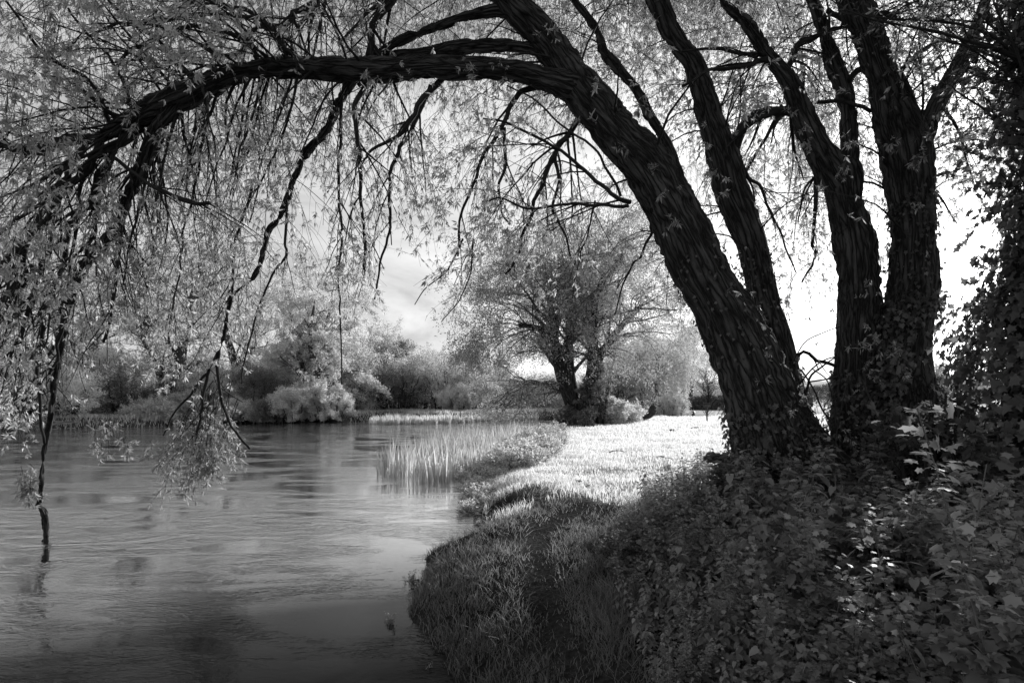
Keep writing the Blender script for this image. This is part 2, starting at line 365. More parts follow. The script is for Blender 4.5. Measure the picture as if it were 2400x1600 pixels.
# water
m, nt, out = mat_new('river_water'); L = nt.links.new
g = N(nt, 'ShaderNodeNewGeometry'); mp = N(nt, 'ShaderNodeMapping'); mp.inputs['Rotation'].default_value = (0, 0, math.radians(14)); mp.inputs['Scale'].default_value = (.62, 1.5, 1)
L(g.outputs['Position'], mp.inputs[0])
b1 = N(nt, 'ShaderNodeTexNoise', Scale=1.3, Detail=2., Distortion=1.6); b2 = N(nt, 'ShaderNodeTexNoise', Scale=7., Detail=2., Distortion=2.2); b3 = N(nt, 'ShaderNodeTexNoise', Scale=17., Detail=1.5, Distortion=1.5)
pz = N(nt, 'ShaderNodeTexNoise', Scale=.5, Detail=3., Distortion=1.5)
for b in (b1, b2, b3, pz): L(mp.outputs[0], b.inputs['Vector'])
pm = ramp(nt, pz.outputs[0], [(.43, .10), (.57, 1)])
s1 = N(nt, 'ShaderNodeMath', operation='MULTIPLY_ADD'); L(b2.outputs[0], s1.inputs[0]); s1.inputs[1].default_value = .42; L(b1.outputs[0], s1.inputs[2])
s2 = N(nt, 'ShaderNodeMath', operation='MULTIPLY_ADD'); L(b3.outputs[0], s2.inputs[0]); s2.inputs[1].default_value = .17; L(s1.outputs[0], s2.inputs[2])
bp = N(nt, 'ShaderNodeBump', Distance=.032); L(s2.outputs[0], bp.inputs['Height']); L(pm, bp.inputs['Strength'])
lw = N(nt, 'ShaderNodeLayerWeight', Blend=.5); fr_ = ramp(nt, lw.outputs['Facing'], [(.0, .02), (.56, .018), (.66, .10), (.74, .60), (.83, .95)])
dd_ = N(nt, 'ShaderNodeBsdfDiffuse'); dd_.inputs[0].default_value = (.012, .012, .012, 1)
p = N(nt, 'ShaderNodeBsdfGlossy', Roughness=.02); p.inputs[0].default_value = (.98, .98, .98, 1); L(bp.outputs[0], p.inputs['Normal'])
mw = N(nt, 'ShaderNodeMixShader'); L(fr_, mw.inputs[0]); L(dd_.outputs[0], mw.inputs[1]); L(p.outputs[0], mw.inputs[2]); L(mw.outputs[0], out.inputs[0]); M['water'] = m
wmb = MB(); wmb.add([(-200, -60, WATER), (160, -60, WATER), (160, 120, WATER), (-200, 120, WATER)], [[(0, 1, 2, 3)]])
tag(wmb.build('river_water', M['water']), kind='structure')
# distant low hill
hm = MB(); xs = np.linspace(-500, 900, 120); base = 14+9*(fbm(np.c_[xs/90, xs*0, xs*0], 3)-.5)
for k, (yy, zz) in enumerate(((420, 0), (470, 1), (560, 1.3))): pass
hv = np.concatenate([np.c_[xs, xs*0+430, xs*0-2], np.c_[xs, xs*0+500, base], np.c_[xs, xs*0+640, base*1.5], np.c_[xs, xs*0+800, xs*0-2]])
k = len(xs); ii = np.arange(4*k).reshape(4, k)
hm.add(hv, [np.stack([ii[:-1, :-1], ii[:-1, 1:], ii[1:, 1:], ii[1:, :-1]], -1).reshape(-1, 4)])
tag(hm.build('hill', plain('hill_wood', .12, .9, .05), smooth=True), kind='structure')

# ------------------------------------------------------------------ grass
def veg_edge(y):  # left edge of the tall undergrowth
    return np.interp(y, [0, 3, 4, 5.5, 6.5, 8, 9, 10.5], [1.0, .85, .85, .95, 1.15, 1.75, 2.1, 3.2])
def blades(mb, p, z, h, wd, lean=.5):
    n = len(p); base = np.c_[p, z]
    a = RS.rand(n)*2*math.pi; side = np.c_[np.cos(a), np.sin(a), np.zeros(n)]*wd[:, None]*.5
    bd = rnd(n); bd[:, 2] = 0; bd = bd*lean*h[:, None]*.6
    mid = base+np.c_[np.zeros((n, 2)), h*.55]+bd*.3; tip = base+np.c_[np.zeros((n, 2)), h*.95]+bd
    V = np.stack([base-side, base+side, mid+side*.8, mid-side*.8, tip], 1)
    o = (np.arange(n)*5)[:, None]
    mb.add(V.reshape(-1, 3), [np.array([[0, 1, 2, 3]])+o, np.array([[3, 2, 4]])+o])
def scatter(n, y0, y1, xl, xr, pw=1.6):
    u = RS.rand(n); e = 1-pw; Y = (y0**e+(y1**e-y0**e)*u)**(1/e)
    X = xl(Y)+(xr(Y)-xl(Y))*RS.rand(n)
    return np.c_[X, Y]
p = scatter(230000, 2.6, 13, lambda y: -.6-y*.12, lambda y: np.minimum(.98*y+.2, 5), 1.5)
s = sdist(p); nn = fbm(np.c_[p*2.2, p[:, 0]*0], 3); n9 = fbm(np.c_[p*6, p[:, 0]*0+4], 2); keep = (s > .13+.2*n9*RS.rand(len(p))) & (RS.rand(len(p)) < np.clip((nn*.6+n9*.5-.45)*6.0, .05, 1))
pd = pathd(p); keep &= RS.rand(len(p)) < 1-.93*np.exp(-(pd/(.12+.3*n9[:len(pd)]))**2)
keep &= p[:, 0] < veg_edge(p[:, 1])+1.0
keep &= RS.rand(len(p)) < np.clip((12.5-p[:, 1]+(nn-.5)*9)/4.5, 0, 1)
p = p[keep]; s = s[keep]; pd = pd[keep]; nn = nn[keep]
h = (.02+.10*RS.rand(len(p))**2.4)*(.3+1.7*nn**1.5)*(.5+.5*np.clip(pd/.5, 0, 1)); edge = np.exp(-((p[:, 0]-veg_edge(p[:, 1]))/.25)**2); h = h*(1+1.6*edge)+.05*np.exp(-s/.25)
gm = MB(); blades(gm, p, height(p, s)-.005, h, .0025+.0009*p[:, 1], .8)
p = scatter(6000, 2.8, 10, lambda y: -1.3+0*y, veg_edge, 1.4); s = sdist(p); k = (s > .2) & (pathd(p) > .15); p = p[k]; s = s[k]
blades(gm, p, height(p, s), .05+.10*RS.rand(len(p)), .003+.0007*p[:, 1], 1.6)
tag(gm.build('grass', M['grass_near_shade']), 'uneven grass on the near river bank with shade painted into its dark colour', 'grass', kind='stuff')
def lawn(n, y0, y1, xl, xr, pw):
    p = scatter(n, y0, y1, xl, xr, pw); s = sdist(p)
    nn = fbm(np.c_[p*.55, p[:, 0]*0], 3)
    k = (s > .25) & (RS.rand(len(p)) < np.clip((nn-.25)*3.2, .2, 1)); p = p[k]; s = s[k]; nn = nn[k]
    h = (.05+.07*RS.rand(len(p)))*(.5+nn)
    return p, s, h
p, s, h = lawn(350000, 7, 60, lambda y: np.interp(y, [7, 14, 20, 30, 40, 60], [-1.2, -1.6, -1, 1, 4, 10]), lambda y: y*.98, 1.5)
k = RS.rand(len(p)) < np.clip((p[:, 1]-8.2+(fbm(np.c_[p*.8, p[:, 0]*0+3])-.5)*11)/5., 0, 1)*np.clip(pathd(p)/.35, .1, 1); p, s, h = p[k], s[k], h[k]
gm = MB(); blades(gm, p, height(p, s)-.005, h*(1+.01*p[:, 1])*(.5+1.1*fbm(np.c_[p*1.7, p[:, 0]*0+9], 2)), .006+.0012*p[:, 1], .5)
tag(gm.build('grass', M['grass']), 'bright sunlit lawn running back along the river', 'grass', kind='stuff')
# far bank rough grass
p = scatter(70000, 34, 70, lambda y: -36+0*y, lambda y: 6+0*y, 1.2); s = sdist(p); k = (s > .0) & (s < 6) & (p[:, 1]-p[:, 0]*.6 > 34); p = p[k]; s = s[k]
gm = MB(); blades(gm, p, height(p, s), .15+.4*RS.rand(len(p))*(fbm(np.c_[p*.8, p[:, 0]*0])), .05+0*s, .6)
tag(gm.build('grass', M['far_mid']), 'rough bank grass along the far side of the river', 'grass', kind='stuff')

BEAMS[:] = [(P(2020,1255,3.0), .15), (P(1995,1310,2.9), .2), (P(1960,1360,2.8), .17), (P(2040,1290,3.1), .12), (P(2100,1085,5.2), .16), (P(2160,1000,4.9), .2), (P(2130,960,5.6), .15)]
# ------------------------------------------------------------------ the big arching willow
wl = empty('willow_tree', P(1930, 1255, 6.8), 'huge dark multi-stemmed willow arching over the river with hanging leafy branches', 'tree')
def limb(name, px, par=wl, mat='bark', sides=None, rough=.012, seed=1, n=None, store=None):
    """px: (x, y, depth, width in photo pixels)"""
    px = np.array(px, float)
    pts = np.array([P(a, b, c) for a, b, c, d in px]); rad = px[:, 3]/F*px[:, 2]*.5
    ln = np.linalg.norm(np.diff(pts, axis=0), axis=1).sum()
    n = n or int(max(8, ln/ (.025 if rad.max() > .1 else .06)))
    if sides is None: sides = 56 if rad.max() > .2 else (28 if rad.max() > .07 else 7)
    c = catmull(np.c_[pts, rad], n)
    if c.shape[1] != 4: raise ValueError
    q = c[:, :3]; r = np.maximum(c[:, 3], .003)
    if rad.max() <= .07:
        wob = (np.stack([fbm(np.c_[np.arange(n)*.35, np.full(n, seed*3.3+kk), np.zeros(n)], 2) for kk in range(3)], -1)-.5)*rad.max()*2.6
        wob[0] = 0; q = q+wob
    mb = MB(); tube(mb, q, r, sides, rough if rad.max() > .05 else 0, seed=seed)
    o = mb.build(name, M[mat], par, smooth=True, attr=True)
    if store is not None:
        u = np.linspace(0, n-1, 24).astype(int); store.append((q[u], r[u]))
    return q, r
TR = []   # stems and boughs
A = limb('trunk', [(1925,1330,6.9,400),(1880,1200,6.8,320),(1815,1040,6.7,210),(1770,900,6.6,162),(1702,740,6.5,142),(1638,620,6.5,132),(1580,500,6.5,128),(1522,400,6.5,112),(1440,306,6.5,100),(1375,225,6.5,98),(1325,150,6.5,84),(1267,77,6.5,74),(1195,0,6.5,70),(1120,-110,6.6,76),(1010,-240,6.8,60),(860,-360,7,40)], seed=1, store=TR, rough=.017)
B = limb('trunk', [(1930,1330,7.3,260),(1880,1160,7.25,170),(1845,1000,7.2,110),(1815,820,7.2,90),(1786,691,7.2,72),(1762,574,7.2,66),(1718,459,7.2,74),(1686,344,7.2,70),(1650,230,7.2,58),(1626,153,7.2,48),(1575,77,7.2,44),(1540,0,7.2,46),(1470,-130,7.4,38),(1380,-280,7.6,28)], seed=2, store=TR)
C = limb('trunk', [(2050,1330,7.1,360),(2035,1180,7.1,250),(2022,1050,7.1,165),(2014,950,7.1,118),(2010,860,7.1,100),(2013,760,7.1,98),(2014,691,7.1,98),(2006,574,7.1,102),(1985,490,7.1,84),(1972,410,7.1,88),(1965,385,7.1,70)], seed=3, store=TR, rough=.015)
C1 = limb('bough', [(1972,440,7.1,70),(1940,385,7.1,68),(1915,344,7.1,56),(1880,268,7.05,52),(1849,191,7,42),(1802,134,7,34),(1768,77,6.95,32),(1735,38,6.9,28),(1700,10,6.9,20),(1650,-70,6.9,16)], seed=4, store=TR)
C2 = limb('bough', [(1978,430,7.15,60),(1992,350,7.2,44),(1982,230,7.25,40),(1955,153,7.3,36),(1931,77,7.3,30),(1913,19,7.3,28),(1880,-60,7.4,24),(1840,-200,7.5,18)], seed=5, store=TR)
D = limb('trunk', [(2090,1330,6.9,420),(2098,1180,6.9,300),(2100,1000,6.9,200),(2108,880,6.85,135),(2118,806,6.8,108),(2138,691,6.8,102),(2140,574,6.8,96),(2138,500,6.8,94),(2134,459,6.8,98),(2118,344,6.8,104),(2086,230,6.8,82),(2058,153,6.8,70),(2032,77,6.8,72),(2000,0,6.8,78),(1950,-130,6.9,60),(1870,-280,7,44)], seed=6, store=TR, rough=.015)
D2 = limb('bough', [(2130,400,6.8,80),(2160,330,6.85,56),(2185,268,6.9,46),(2215,210,7,42),(2250,150,7.1,36),(2268,110,7.2,34),(2296,38,7.3,26),(2330,-50,7.4,24),(2390,-200,7.6,18)], seed=7, store=TR)
ARCH = limb('bough', [(1430,290,6.5,80),(1375,222,6.48,78),(1300,190,6.45,66),(1182,165,6.4,54),(1090,160,6.4,54),(991,158,6.4,52),(895,164,6.4,56),(800,163,6.4,54),(689,159,6.4,48),(574,167,6.35,56),(516,185,6.35,58),(459,212,6.3,64),(382,245,6.3,58),(306,283,6.3,40),(230,323,6.3,28),(153,330,6.3,30),(77,350,6.3,32),(0,335,6.3,27),(-120,300,6.3,20),(-300,380,6.4,14)], seed=8, store=TR, rough=.018)
E1 = limb('bough', [(1230,40,6.5,44),(1180,26,6.55,38),(1106,35,6.6,26),(1030,61,6.7,27),(953,90,6.7,28),(896,122,6.8,24),(850,160,6.9,22),(800,230,7,20),(765,306,7,18),(719,356,7.1,20),(696,402,7.1,15),(673,467,7.2,17),(650,516,7.2,14),(627,546,7.3,14),(601,638,7.4,13),(543,699,7.5,14),(528,775,7.6,11),(513,825,7.7,11),(490,867,7.8,9)], seed=9, store=TR)
E2 = limb('bough', [(1290,140,6.55,40),(1240,112,6.6,34),(1144,108,6.7,36),(1068,114,6.75,38),(990,128,6.8,30),(900,140,6.9,26),(838,200,7,16)], seed=10, store=TR)
A2 = limb('bough', [(1640,560,6.8,30),(1600,440,6.9,30),(1565,344,7,28),(1519,268,7.1,26),(1489,207,7.2,24),(1420,126,7.3,24),(1397,69,7.4,22),(1347,0,7.5,20),(1290,-90,7.6,16)], seed=11, store=TR)
ED = limb('bough', [(430,225,6.3,44),(400,262,6.3,40),(367,306,6.35,35),(337,383,6.45,34),(306,451,6.6,31),(268,536,6.8,29),(226,592,7,26),(184,638,7.2,22),(153,737,7.45,19),(145,806,7.6,17),(126,902,7.8,15),(119,978,7.9,14),(102,1061,8.1,13),(96,1153,8.2,12),(90,1184,8.25,15),(103,1199,8.25,16),(106,1240,8.27,15),(105,1275,8.27,15)], seed=12, store=TR)
HB = []
def hb(pts, w0, w1, Y0=6.6, Y1=None, seed=0):
    Y1 = Y0+.5 if Y1 is None else Y1; n = len(pts)
    limb('branch', [(a, b, Y0+(Y1-Y0)*k/(n-1), w0+(w1-w0)*k/(n-1)) for k, (a, b) in enumerate(pts)], mat='twig', seed=seed, store=HB)
hand = [
 ([(300,300),(250,400),(225,520),(190,640),(150,760),(120,880)],14,5,6.3,7.0),
 ([(380,260),(350,360),(330,470),(300,580),(290,660)],9,3,6.3,6.8),
 ([(200,335),(150,430),(90,520),(40,640),(-20,760)],16,6,6.3,6.2),
 ([(520,200),(480,300),(460,420),(430,540),(420,640),(395,760)],7,3,6.4,7.0),
 ([(620,170),(590,280),(560,360),(540,460)],7,3,6.4,6.8),
 ([(700,170),(680,260),(650,350),(610,430),(585,520)],7,3,6.4,6.9),
 ([(237,330),(214,375),(172,432),(145,459),(107,516),(60,560),(0,626),(-60,700)],22,14,6.3,6),
 ([(330,295),(268,344),(225,420),(200,500),(115,577),(60,640),(0,720),(-50,800)],24,12,6.3,6.6),
 ([(172,500),(150,600),(120,680),(98,760),(88,860),(95,930),(103,1035)],13,6,6.8,7.6),
 ([(145,760),(120,820),(70,900),(40,960),(20,1030)],8,3,7.2,7.8),
 ([(115,577),(80,700),(40,800),(10,900)],12,5,6.4,6.8),
 ([(268,370),(300,398),(337,421),(380,448),(421,467),(455,476),(490,477)],9,9,6.2,6.0),
 ([(285,480),(283,540),(276,600),(268,690),(262,740),(243,800)],9,6,6.6,6.8),
 ([(245,350),(200,420),(180,520),(165,640),(140,740)],10,5,6.2,6.7),
 ([(869,180),(838,252),(842,344),(840,405),(850,497),(857,574),(853,640)],13,5,6.5,6.7),
 ([(1037,184),(991,230),(968,268),(945,314),(876,352),(850,372)],15,5,6.5,6.6),
 ([(1010,200),(972,295),(938,352),(919,402),(915,459),(911,535),(895,620),(880,700)],12,4,6.8,7.1),
 ([(490,867),(474,944),(462,1010),(455,1070)],8,4,7.8,8.2),
 ([(513,825),(512,870),(516,921),(528,970),(555,1015),(585,1051)],8,5,7.7,8.1),
 ([(490,867),(450,920),(410,965),(380,1020)],7,3,7.8,8.3),
 ([(590,440),(574,500),(551,576),(541,699)],7,6,7.2,7.5),
 ([(805,190),(797,300),(792,420),(797,520),(800,560),(793,650),(799,750),(799,900)],8,3,6.9,7.3),
 ([(673,467),(668,560),(672,600),(640,640),(610,700),(590,780),(568,870),(566,900)],7,3,7.2,7.6),
 ([(1365,262),(1335,314),(1301,356),(1270,432),(1240,510),(1215,580),(1190,640)],15,5,6.7,7.2),
 ([(1301,362),(1313,421),(1297,482),(1309,524),(1328,555),(1335,600)],9,4,6.9,7.1),
 ([(1477,474),(1431,455),(1374,405),(1328,363),(1259,325),(1182,287),(1130,278)],11,4,6.3,5.9),
 ([(1473,482),(1420,480),(1355,478),(1251,488),(1182,467),(1130,470)],9,3,6.3,6.0),
 ([(1455,460),(1430,410),(1397,356),(1350,318),(1297,275),(1240,226),(1190,200)],7,3,6.3,5.8),
 ([(1255,205),(1205,230),(1182,283),(1144,344),(1106,428),(1083,516),(1075,600)],14,4,6.6,7.0),
 ([(1182,300),(1186,383),(1171,440),(1179,497),(1194,528)],9,4,6.8,7.0),
 ([(1395,470),(1380,540),(1360,600),(1340,700)],5,2,7.0,7.4),
 ([(1530,540),(1500,600),(1470,640),(1440,740)],7,3,6.6,7.2),
 ([(1085,560),(1068,600),(1045,638),(1018,661),(991,680),(972,715)],5,2,6.3,6.2),
 ([(1110,560),(1106,619),(1102,638),(1076,707),(1037,753)],5,2,6.3,6.2),
 ([(0,-20),(50,50),(77,99),(134,153),(199,180),(237,230),(255,300)],5,11,5.6,6.3),
 ([(60,170),(115,180),(153,184),(214,230),(249,256),(295,275)],6,12,6.0,6.3),
 ([(200,95),(268,61),(337,57),(440,38),(536,34),(612,50),(650,88),(666,115),(719,150)],5,14,6.0,6.4),
 ([(268,165),(306,119),(383,88),(451,61),(516,73),(574,99),(612,145)],7,12,6.0,6.3),
 ([(160,20),(207,84),(249,126),(287,184),(306,250)],5,9,6.0,6.3),
 ([(240,-20),(275,19),(329,69),(375,103),(402,142),(451,190)],6,11,6.0,6.3),
 ([(800,-30),(746,0),(708,38),(612,65),(555,107),(509,142)],24,10,6.8,6.6),
 ([(460,-20),(490,0),(574,23),(627,57),(658,103),(675,150)],9,12,6.2,6.4),
 ([(945,-40),(919,0),(876,57),(861,134)],19,16,6.7,6.6),
 ([(930,-20),(888,11),(838,57),(800,100)],12,5,6.7,6.3),
 ([(1862,262),(1845,260),(1791,264),(1753,283),(1730,325),(1722,362)],30,20,7.0,7.15),
 ([(1800,134),(1784,130),(1741,126),(1676,111),(1600,120)],13,5,7.0,6.8),
 ([(1805,140),(1764,149),(1710,160),(1657,168),(1600,200)],14,5,7.0,6.7),
 ([(1862,190),(1849,164),(1860,130),(1868,111),(1925,82),(1990,60)],20,15,7.1,7.1),
 ([(1985,190),(1995,180),(2010,165),(2035,160)],15,14,7.2,6.9),
 ([(1940,25),(1960,40),(1985,50),(2010,45)],12,10,7.2,7.0),
 ([(2050,40),(2080,38),(2095,40)],13,11,6.8,6.6),
 ([(1725,355),(1753,413),(1780,440),(1799,486),(1830,543),(1845,597),(1865,640)],9,3,7.1,7.4),
 ([(1720,380),(1760,430),(1770,500),(1760,560)],6,2,7.1,7.4),
 ([(1925,375),(1914,420),(1914,478),(1906,574),(1905,620),(1883,661)],13,4,7.2,7.5),
 ([(1925,400),(1890,440),(1870,520)],7,3,7.2,7.4),
 ([(1915,240),(1960,235),(2010,248),(2040,260)],9,9,7.3,7.0),
 ([(2120,400),(2150,420),(2200,460),(2240,520)],8,3,6.9,7.2),
 ([(2085,180),(2120,160),(2160,120),(2200,100)],14,7,6.9,6.6),
 ([(2210,250),(2245,300),(2265,370),(2290,450)],8,3,7.0,7.2),
 ([(2250,160),(2300,180),(2340,190),(2380,210)],16,10,7.1,7.0),
 ([(2310,20),(2340,60),(2350,120),(2375,190),(2380,300)],14,8,7.0,6.6),
 ([(1866,846),(1880,826),(1900,832),(1912,847),(1940,853),(1962,858)],8,8,7.15,7.0),
 ([(1870,905),(1900,868),(1930,845),(1962,835)],4,3,7.0,6.9),
 ([(1880,960),(1893,900),(1920,860),(1965,835)],7,3,7.0,6.9),
 ([(1862,840),(1890,800),(1930,780),(1970,765)],3,2,6.9,6.8),
 ([(1893,895),(1935,888),(1965,880)],4,3,6.8,6.7),
 ([(1905,865),(1940,895),(1955,950),(1960,1000)],3,3,6.8,6.4),
 ([(1880,870),(1910,920),(1930,965),(1950,990)],4,4,6.9,6.5),
 ([(2020,890),(2050,960),(2090,1010),(2130,1075)],3,2,6.3,5.6),
 ([(1990,880),(1965,980),(1955,1100),(1945,1180)],3,2,6.4,5.8),
 ([(2010,1010),(2040,1060),(2080,1110),(2120,1130)],3,2,6.0,5.5),
 ([(1850,880),(1835,960),(1830,1040)],4,3,6.4,6.2),
 ([(0,310),(-60,340),(-100,420),(-120,560)],14,6,6.3,6.3),
]
for i, hnd in enumerate(hand): hb(*hnd, seed=20+i)

# procedural growth ------------------------------------------------
def stack(lst):
    return np.array([a for a, b in lst]), np.array([b for a, b in lst])
bp_, br_ = stack([t for t in TR[:] ]); hp_, hr_ = stack(HB)
# hidden upper scaffold: limbs that leave the frame at the top and spread over the crown
crown0 = []
tops = [P(1120,-110,6.6), P(860,-360,7), P(1470,-130,7.4), P(1650,-70,6.9), P(1840,-200,7.5), P(1870,-280,7), P(2390,-200,7.6), P(1290,-90,7.6)]
for k, tp in enumerate(tops):
    for j in range(9):
        a = RS.rand()*2*math.pi; Lh = RS.uniform(3.5, 7.5)
        d = np.array([math.cos(a), math.sin(a)*.95, .35]); 
        q = [tp+d*Lh*t+np.array([0, 0, 1.6*math.sin(math.pi*t*.8)-.3*t]) for t in np.linspace(0, 1, 6)]
        crown0.append((catmull(q, 24), np.linspace(.06, .014, 24)))
# boughs above the frame: left over water, some right-hand ones added for shade
for (x, y, z, x2, y2, z2) in [(-3,6.5,6.2,-7.5,6.5,6.2),(-1,6.6,6.6,-6.5,5.6,6.2),(-2,6.6,7,-7.5,8,6.4),(-1,7,7.4,-5,10.5,6.8),(0,7,7.5,-1.5,11.5,7.2),(-1.5,6,6.9,-4.5,4.2,6.6),(1,7,7,2,12.5,7.5),(5,8,7,10,15.5,6.6),(4.5,8,7,8,15.5,6.4),(5.5,7.5,7,11,12,6.6),(4,7.5,7,7,13.8,6.2),(3.5,7.2,7,6,12,7.4),(4,7,7,8.5,9.5,7.2),(5,7,7,7.5,5.5,6.8),(-3,6,6.6,-6,4.3,5.8),(2.5,6.8,7,4.5,13.5,7)]:
    a = np.array([x, y, z]); b = np.array([x2, y2, z2])
    q = [a+(b-a)*t+np.array([0, 0, .9*math.sin(math.pi*t)]) for t in np.linspace(0, 1, 6)]
    crown0.append((catmull(q, 24)+0, np.linspace(.06, .018, 24)))
cp, cr_ = stack(crown0)
TX = np.array([-200,0,60,130,200,260,330,420,500,560,600,650,700,760,820,870,905,925,950,985,1020,1060,1105,1150,1200,1260,1330,1400,1450,1500,1560,1620,1680,1740,1800,1860,1920,1970,2030,2090,2190,2210,2290,2310,2400,2600])
TYv = np.array([1000,960,1000,900,860,800,850,900,960,900,760,690,660,700,740,720,560,470,600,650,640,690,640,600,640,690,680,640,620,640,700,760,700,660,700,820,820,800,830,700,650,500,500,560,560,560])
def ylow(px): return np.interp(px, TX, TYv)
def clipmask(pts, slack=0, sy=70):
    x, y = proj(pts); lim = ylow(x)+slack
    jit = RS.normal(size=(len(pts), 1))*sy
    return (y > lim+jit) & (pts[..., 1] > .3)
def cut(pts, rad, slack=0, kmin=3, sy=70):
    """shorten strands that would hang below the fringe of the crown"""
    bad = clipmask(pts, slack, sy); K = pts.shape[1]
    first = np.where(bad.any(1), bad.argmax(1), K)
    ok = first >= kmin
    pts, rad, first = pts[ok], rad[ok], first[ok]
    i = np.minimum(np.arange(K)[None], first[:, None]-1)
    # resample shortened strands uniformly
    t = np.linspace(0, 1, K)[None]*(first[:, None]-1); a = np.floor(t).astype(int); f = (t-a)[..., None]; b = np.minimum(a+1, K-1)
    r = np.arange(len(pts))[:, None]
    return pts[r, a]*(1-f)+pts[r, b]*f, rad[r, a]*(1-f[..., 0])+rad[r, b]*f[..., 0]
LN = []
for q_, r_ in TR[:12]:
    x_, y_ = proj(q_); u_ = np.linspace(0, 23, 90); LN.append(np.stack([np.interp(u_, range(24), v_) for v_ in (x_, y_, q_[:, 1], r_/q_[:, 1]*F)], 1))
LN = np.concatenate(LN)
def hides(pts, keep=.1):
    m_ = pts[:, pts.shape[1]//2]; x, y = proj(m_); h = np.zeros(len(m_), bool)
    for a, b, c, d in LN: h |= ((x-a)**2+(y-b)**2 < (d*1.15+4)**2) & (m_[:, 1] < c)
    return h & (RS.rand(len(m_)) > keep)
def nearcam(pts, R=2.6):
    return np.linalg.norm(pts-np.array([0, 0, 1.7]), axis=-1).min(1) > R
secs = []
def sec(par, rad, n, **k):
    a, b = spawn(par, rad, n, **k); a, b = cut(a, b); ok = nearcam(a) & ~hides(a); secs.append((a[ok], b[ok])); return a[ok], b[ok]
s1, r1 = sec(cp, cr_, 1400, t0=.1, L=(1.2, 2.8), ang=(25, 75), up=.15, droop=.55, wig=.25, K=10, rk=.22, rmin=.005)
upw = bp_[[3,4,6,7,8,9,10,5,1,0]]; upr = br_[[3,4,6,7,8,9,10,5,1,0]]
s2, r2 = sec(upw, upr, 330, t0=.35, L=(.5, 1.7), ang=(35, 80), up=.3, droop=.6, wig=.25, K=10, rk=.07, rmin=.005)
s2b, r2b = sec(bp_[[7]], br_[[7]], 110, t0=.3, L=(.8, 2.4), ang=(40, 85), up=.1, droop=.5, wig=.25, K=10, rk=.12, rmin=.005)
s2c, r2c = sec(bp_[[11]], br_[[11]], 45, t0=0, t1=.6, L=(.6, 1.8), ang=(25, 60), up=-.2, droop=.5, wig=.2, K=10, rk=.2, rmin=.005)
hw = hp_[:44]; hrw = hr_[:44]
s3, r3 = sec(hw, hrw, 300, t0=.1, L=(.5, 1.5), ang=(20, 60), up=-.1, droop=.5, wig=.25, K=10, rk=.5, rmin=.004)
s3b, r3b = sec(hp_[44:62], hr_[44:62], 110, t0=.1, L=(.4, 1.2), ang=(20, 70), up=0, droop=.6, wig=.25, K=10, rk=.4, rmin=.004)
allS = np.concatenate([s1, s2, s2b, s2c, s3, s3b]); allR = np.concatenate([r1, r2, r2b, r2c, r3, r3b])
fine, fr = spawn(allS, allR, 19000, t0=.15, L=(.35, 1.3), ang=(15, 65), up=-.1, droop=1.3, wig=.3, K=8, rk=.45, rmin=.0022, taper=.4)
fine, fr = cut(fine, fr); ok = nearcam(fine, 2.3) & ~hides(fine); fine, fr = fine[ok], fr[ok]
tiny, tr_ = spawn(np.concatenate([fine, ]), fr, 38000, t0=.1, L=(.08, .38), ang=(25, 70), up=0, droop=1., wig=.3, K=4, rk=.6, rmin=.002)
x_, y_ = proj(fine[:, -1]); ok = ~((x_ < 820) & (y_ > 250) & (RS.rand(len(x_)) < .25)); fine, fr = fine[ok], fr[ok]
x_, y_ = proj(tiny[:, -1]); ok = ~hides(tiny, .12) & ~((x_ < 820) & (y_ > 250) & (RS.rand(len(x_)) < .3)); tiny, tr_ = tiny[ok], tr_[ok]
mb = MB(); tubes(mb, allS, allR, 5); mb.build('branchlets', M['twig'], wl, attr=True)
mb = MB(); tubes(mb, fine, fr, 3); tubes(mb, tiny, tr_, 3); mb.build('twigs', M['twig'], wl, attr=True)
def clusters(mb, pos, tg, nper, L, W, tpl, droop=.5, spread=.9):
    n = len(pos); pos = np.repeat(pos, nper, 0); tg = np.repeat(tg, nper, 0); k = len(pos)
    d = nrm(tg*.7+rnd(k, spread*.6)+np.array([0, 0, -droop*.4]))
    ln = RS.uniform(L[0], L[1], k); ln *= np.repeat(RS.uniform(.7, 1.15, n), nper)
    inst(mb, tpl[0], tpl[1], pos+rnd(k, .006), d, rnd(k, 1.)+np.array([0, 0, .8]), ln, ln*RS.uniform(W[0], W[1], k))
mb = MB()
pz_, tz_ = along(tiny, 84000, .1); clusters(mb, pz_, tz_, 5, (.045, .095), (.2, .3), LEAF4)
pz_, tz_ = along(fine, 34000, .15); clusters(mb, pz_, tz_, 5, (.045, .095), (.2, .3), LEAF4)
mb.build('foliage', M['willow'], wl)
print('willow leaves', mb.n//4, 'secs', len(allS), 'fine', len(fine))

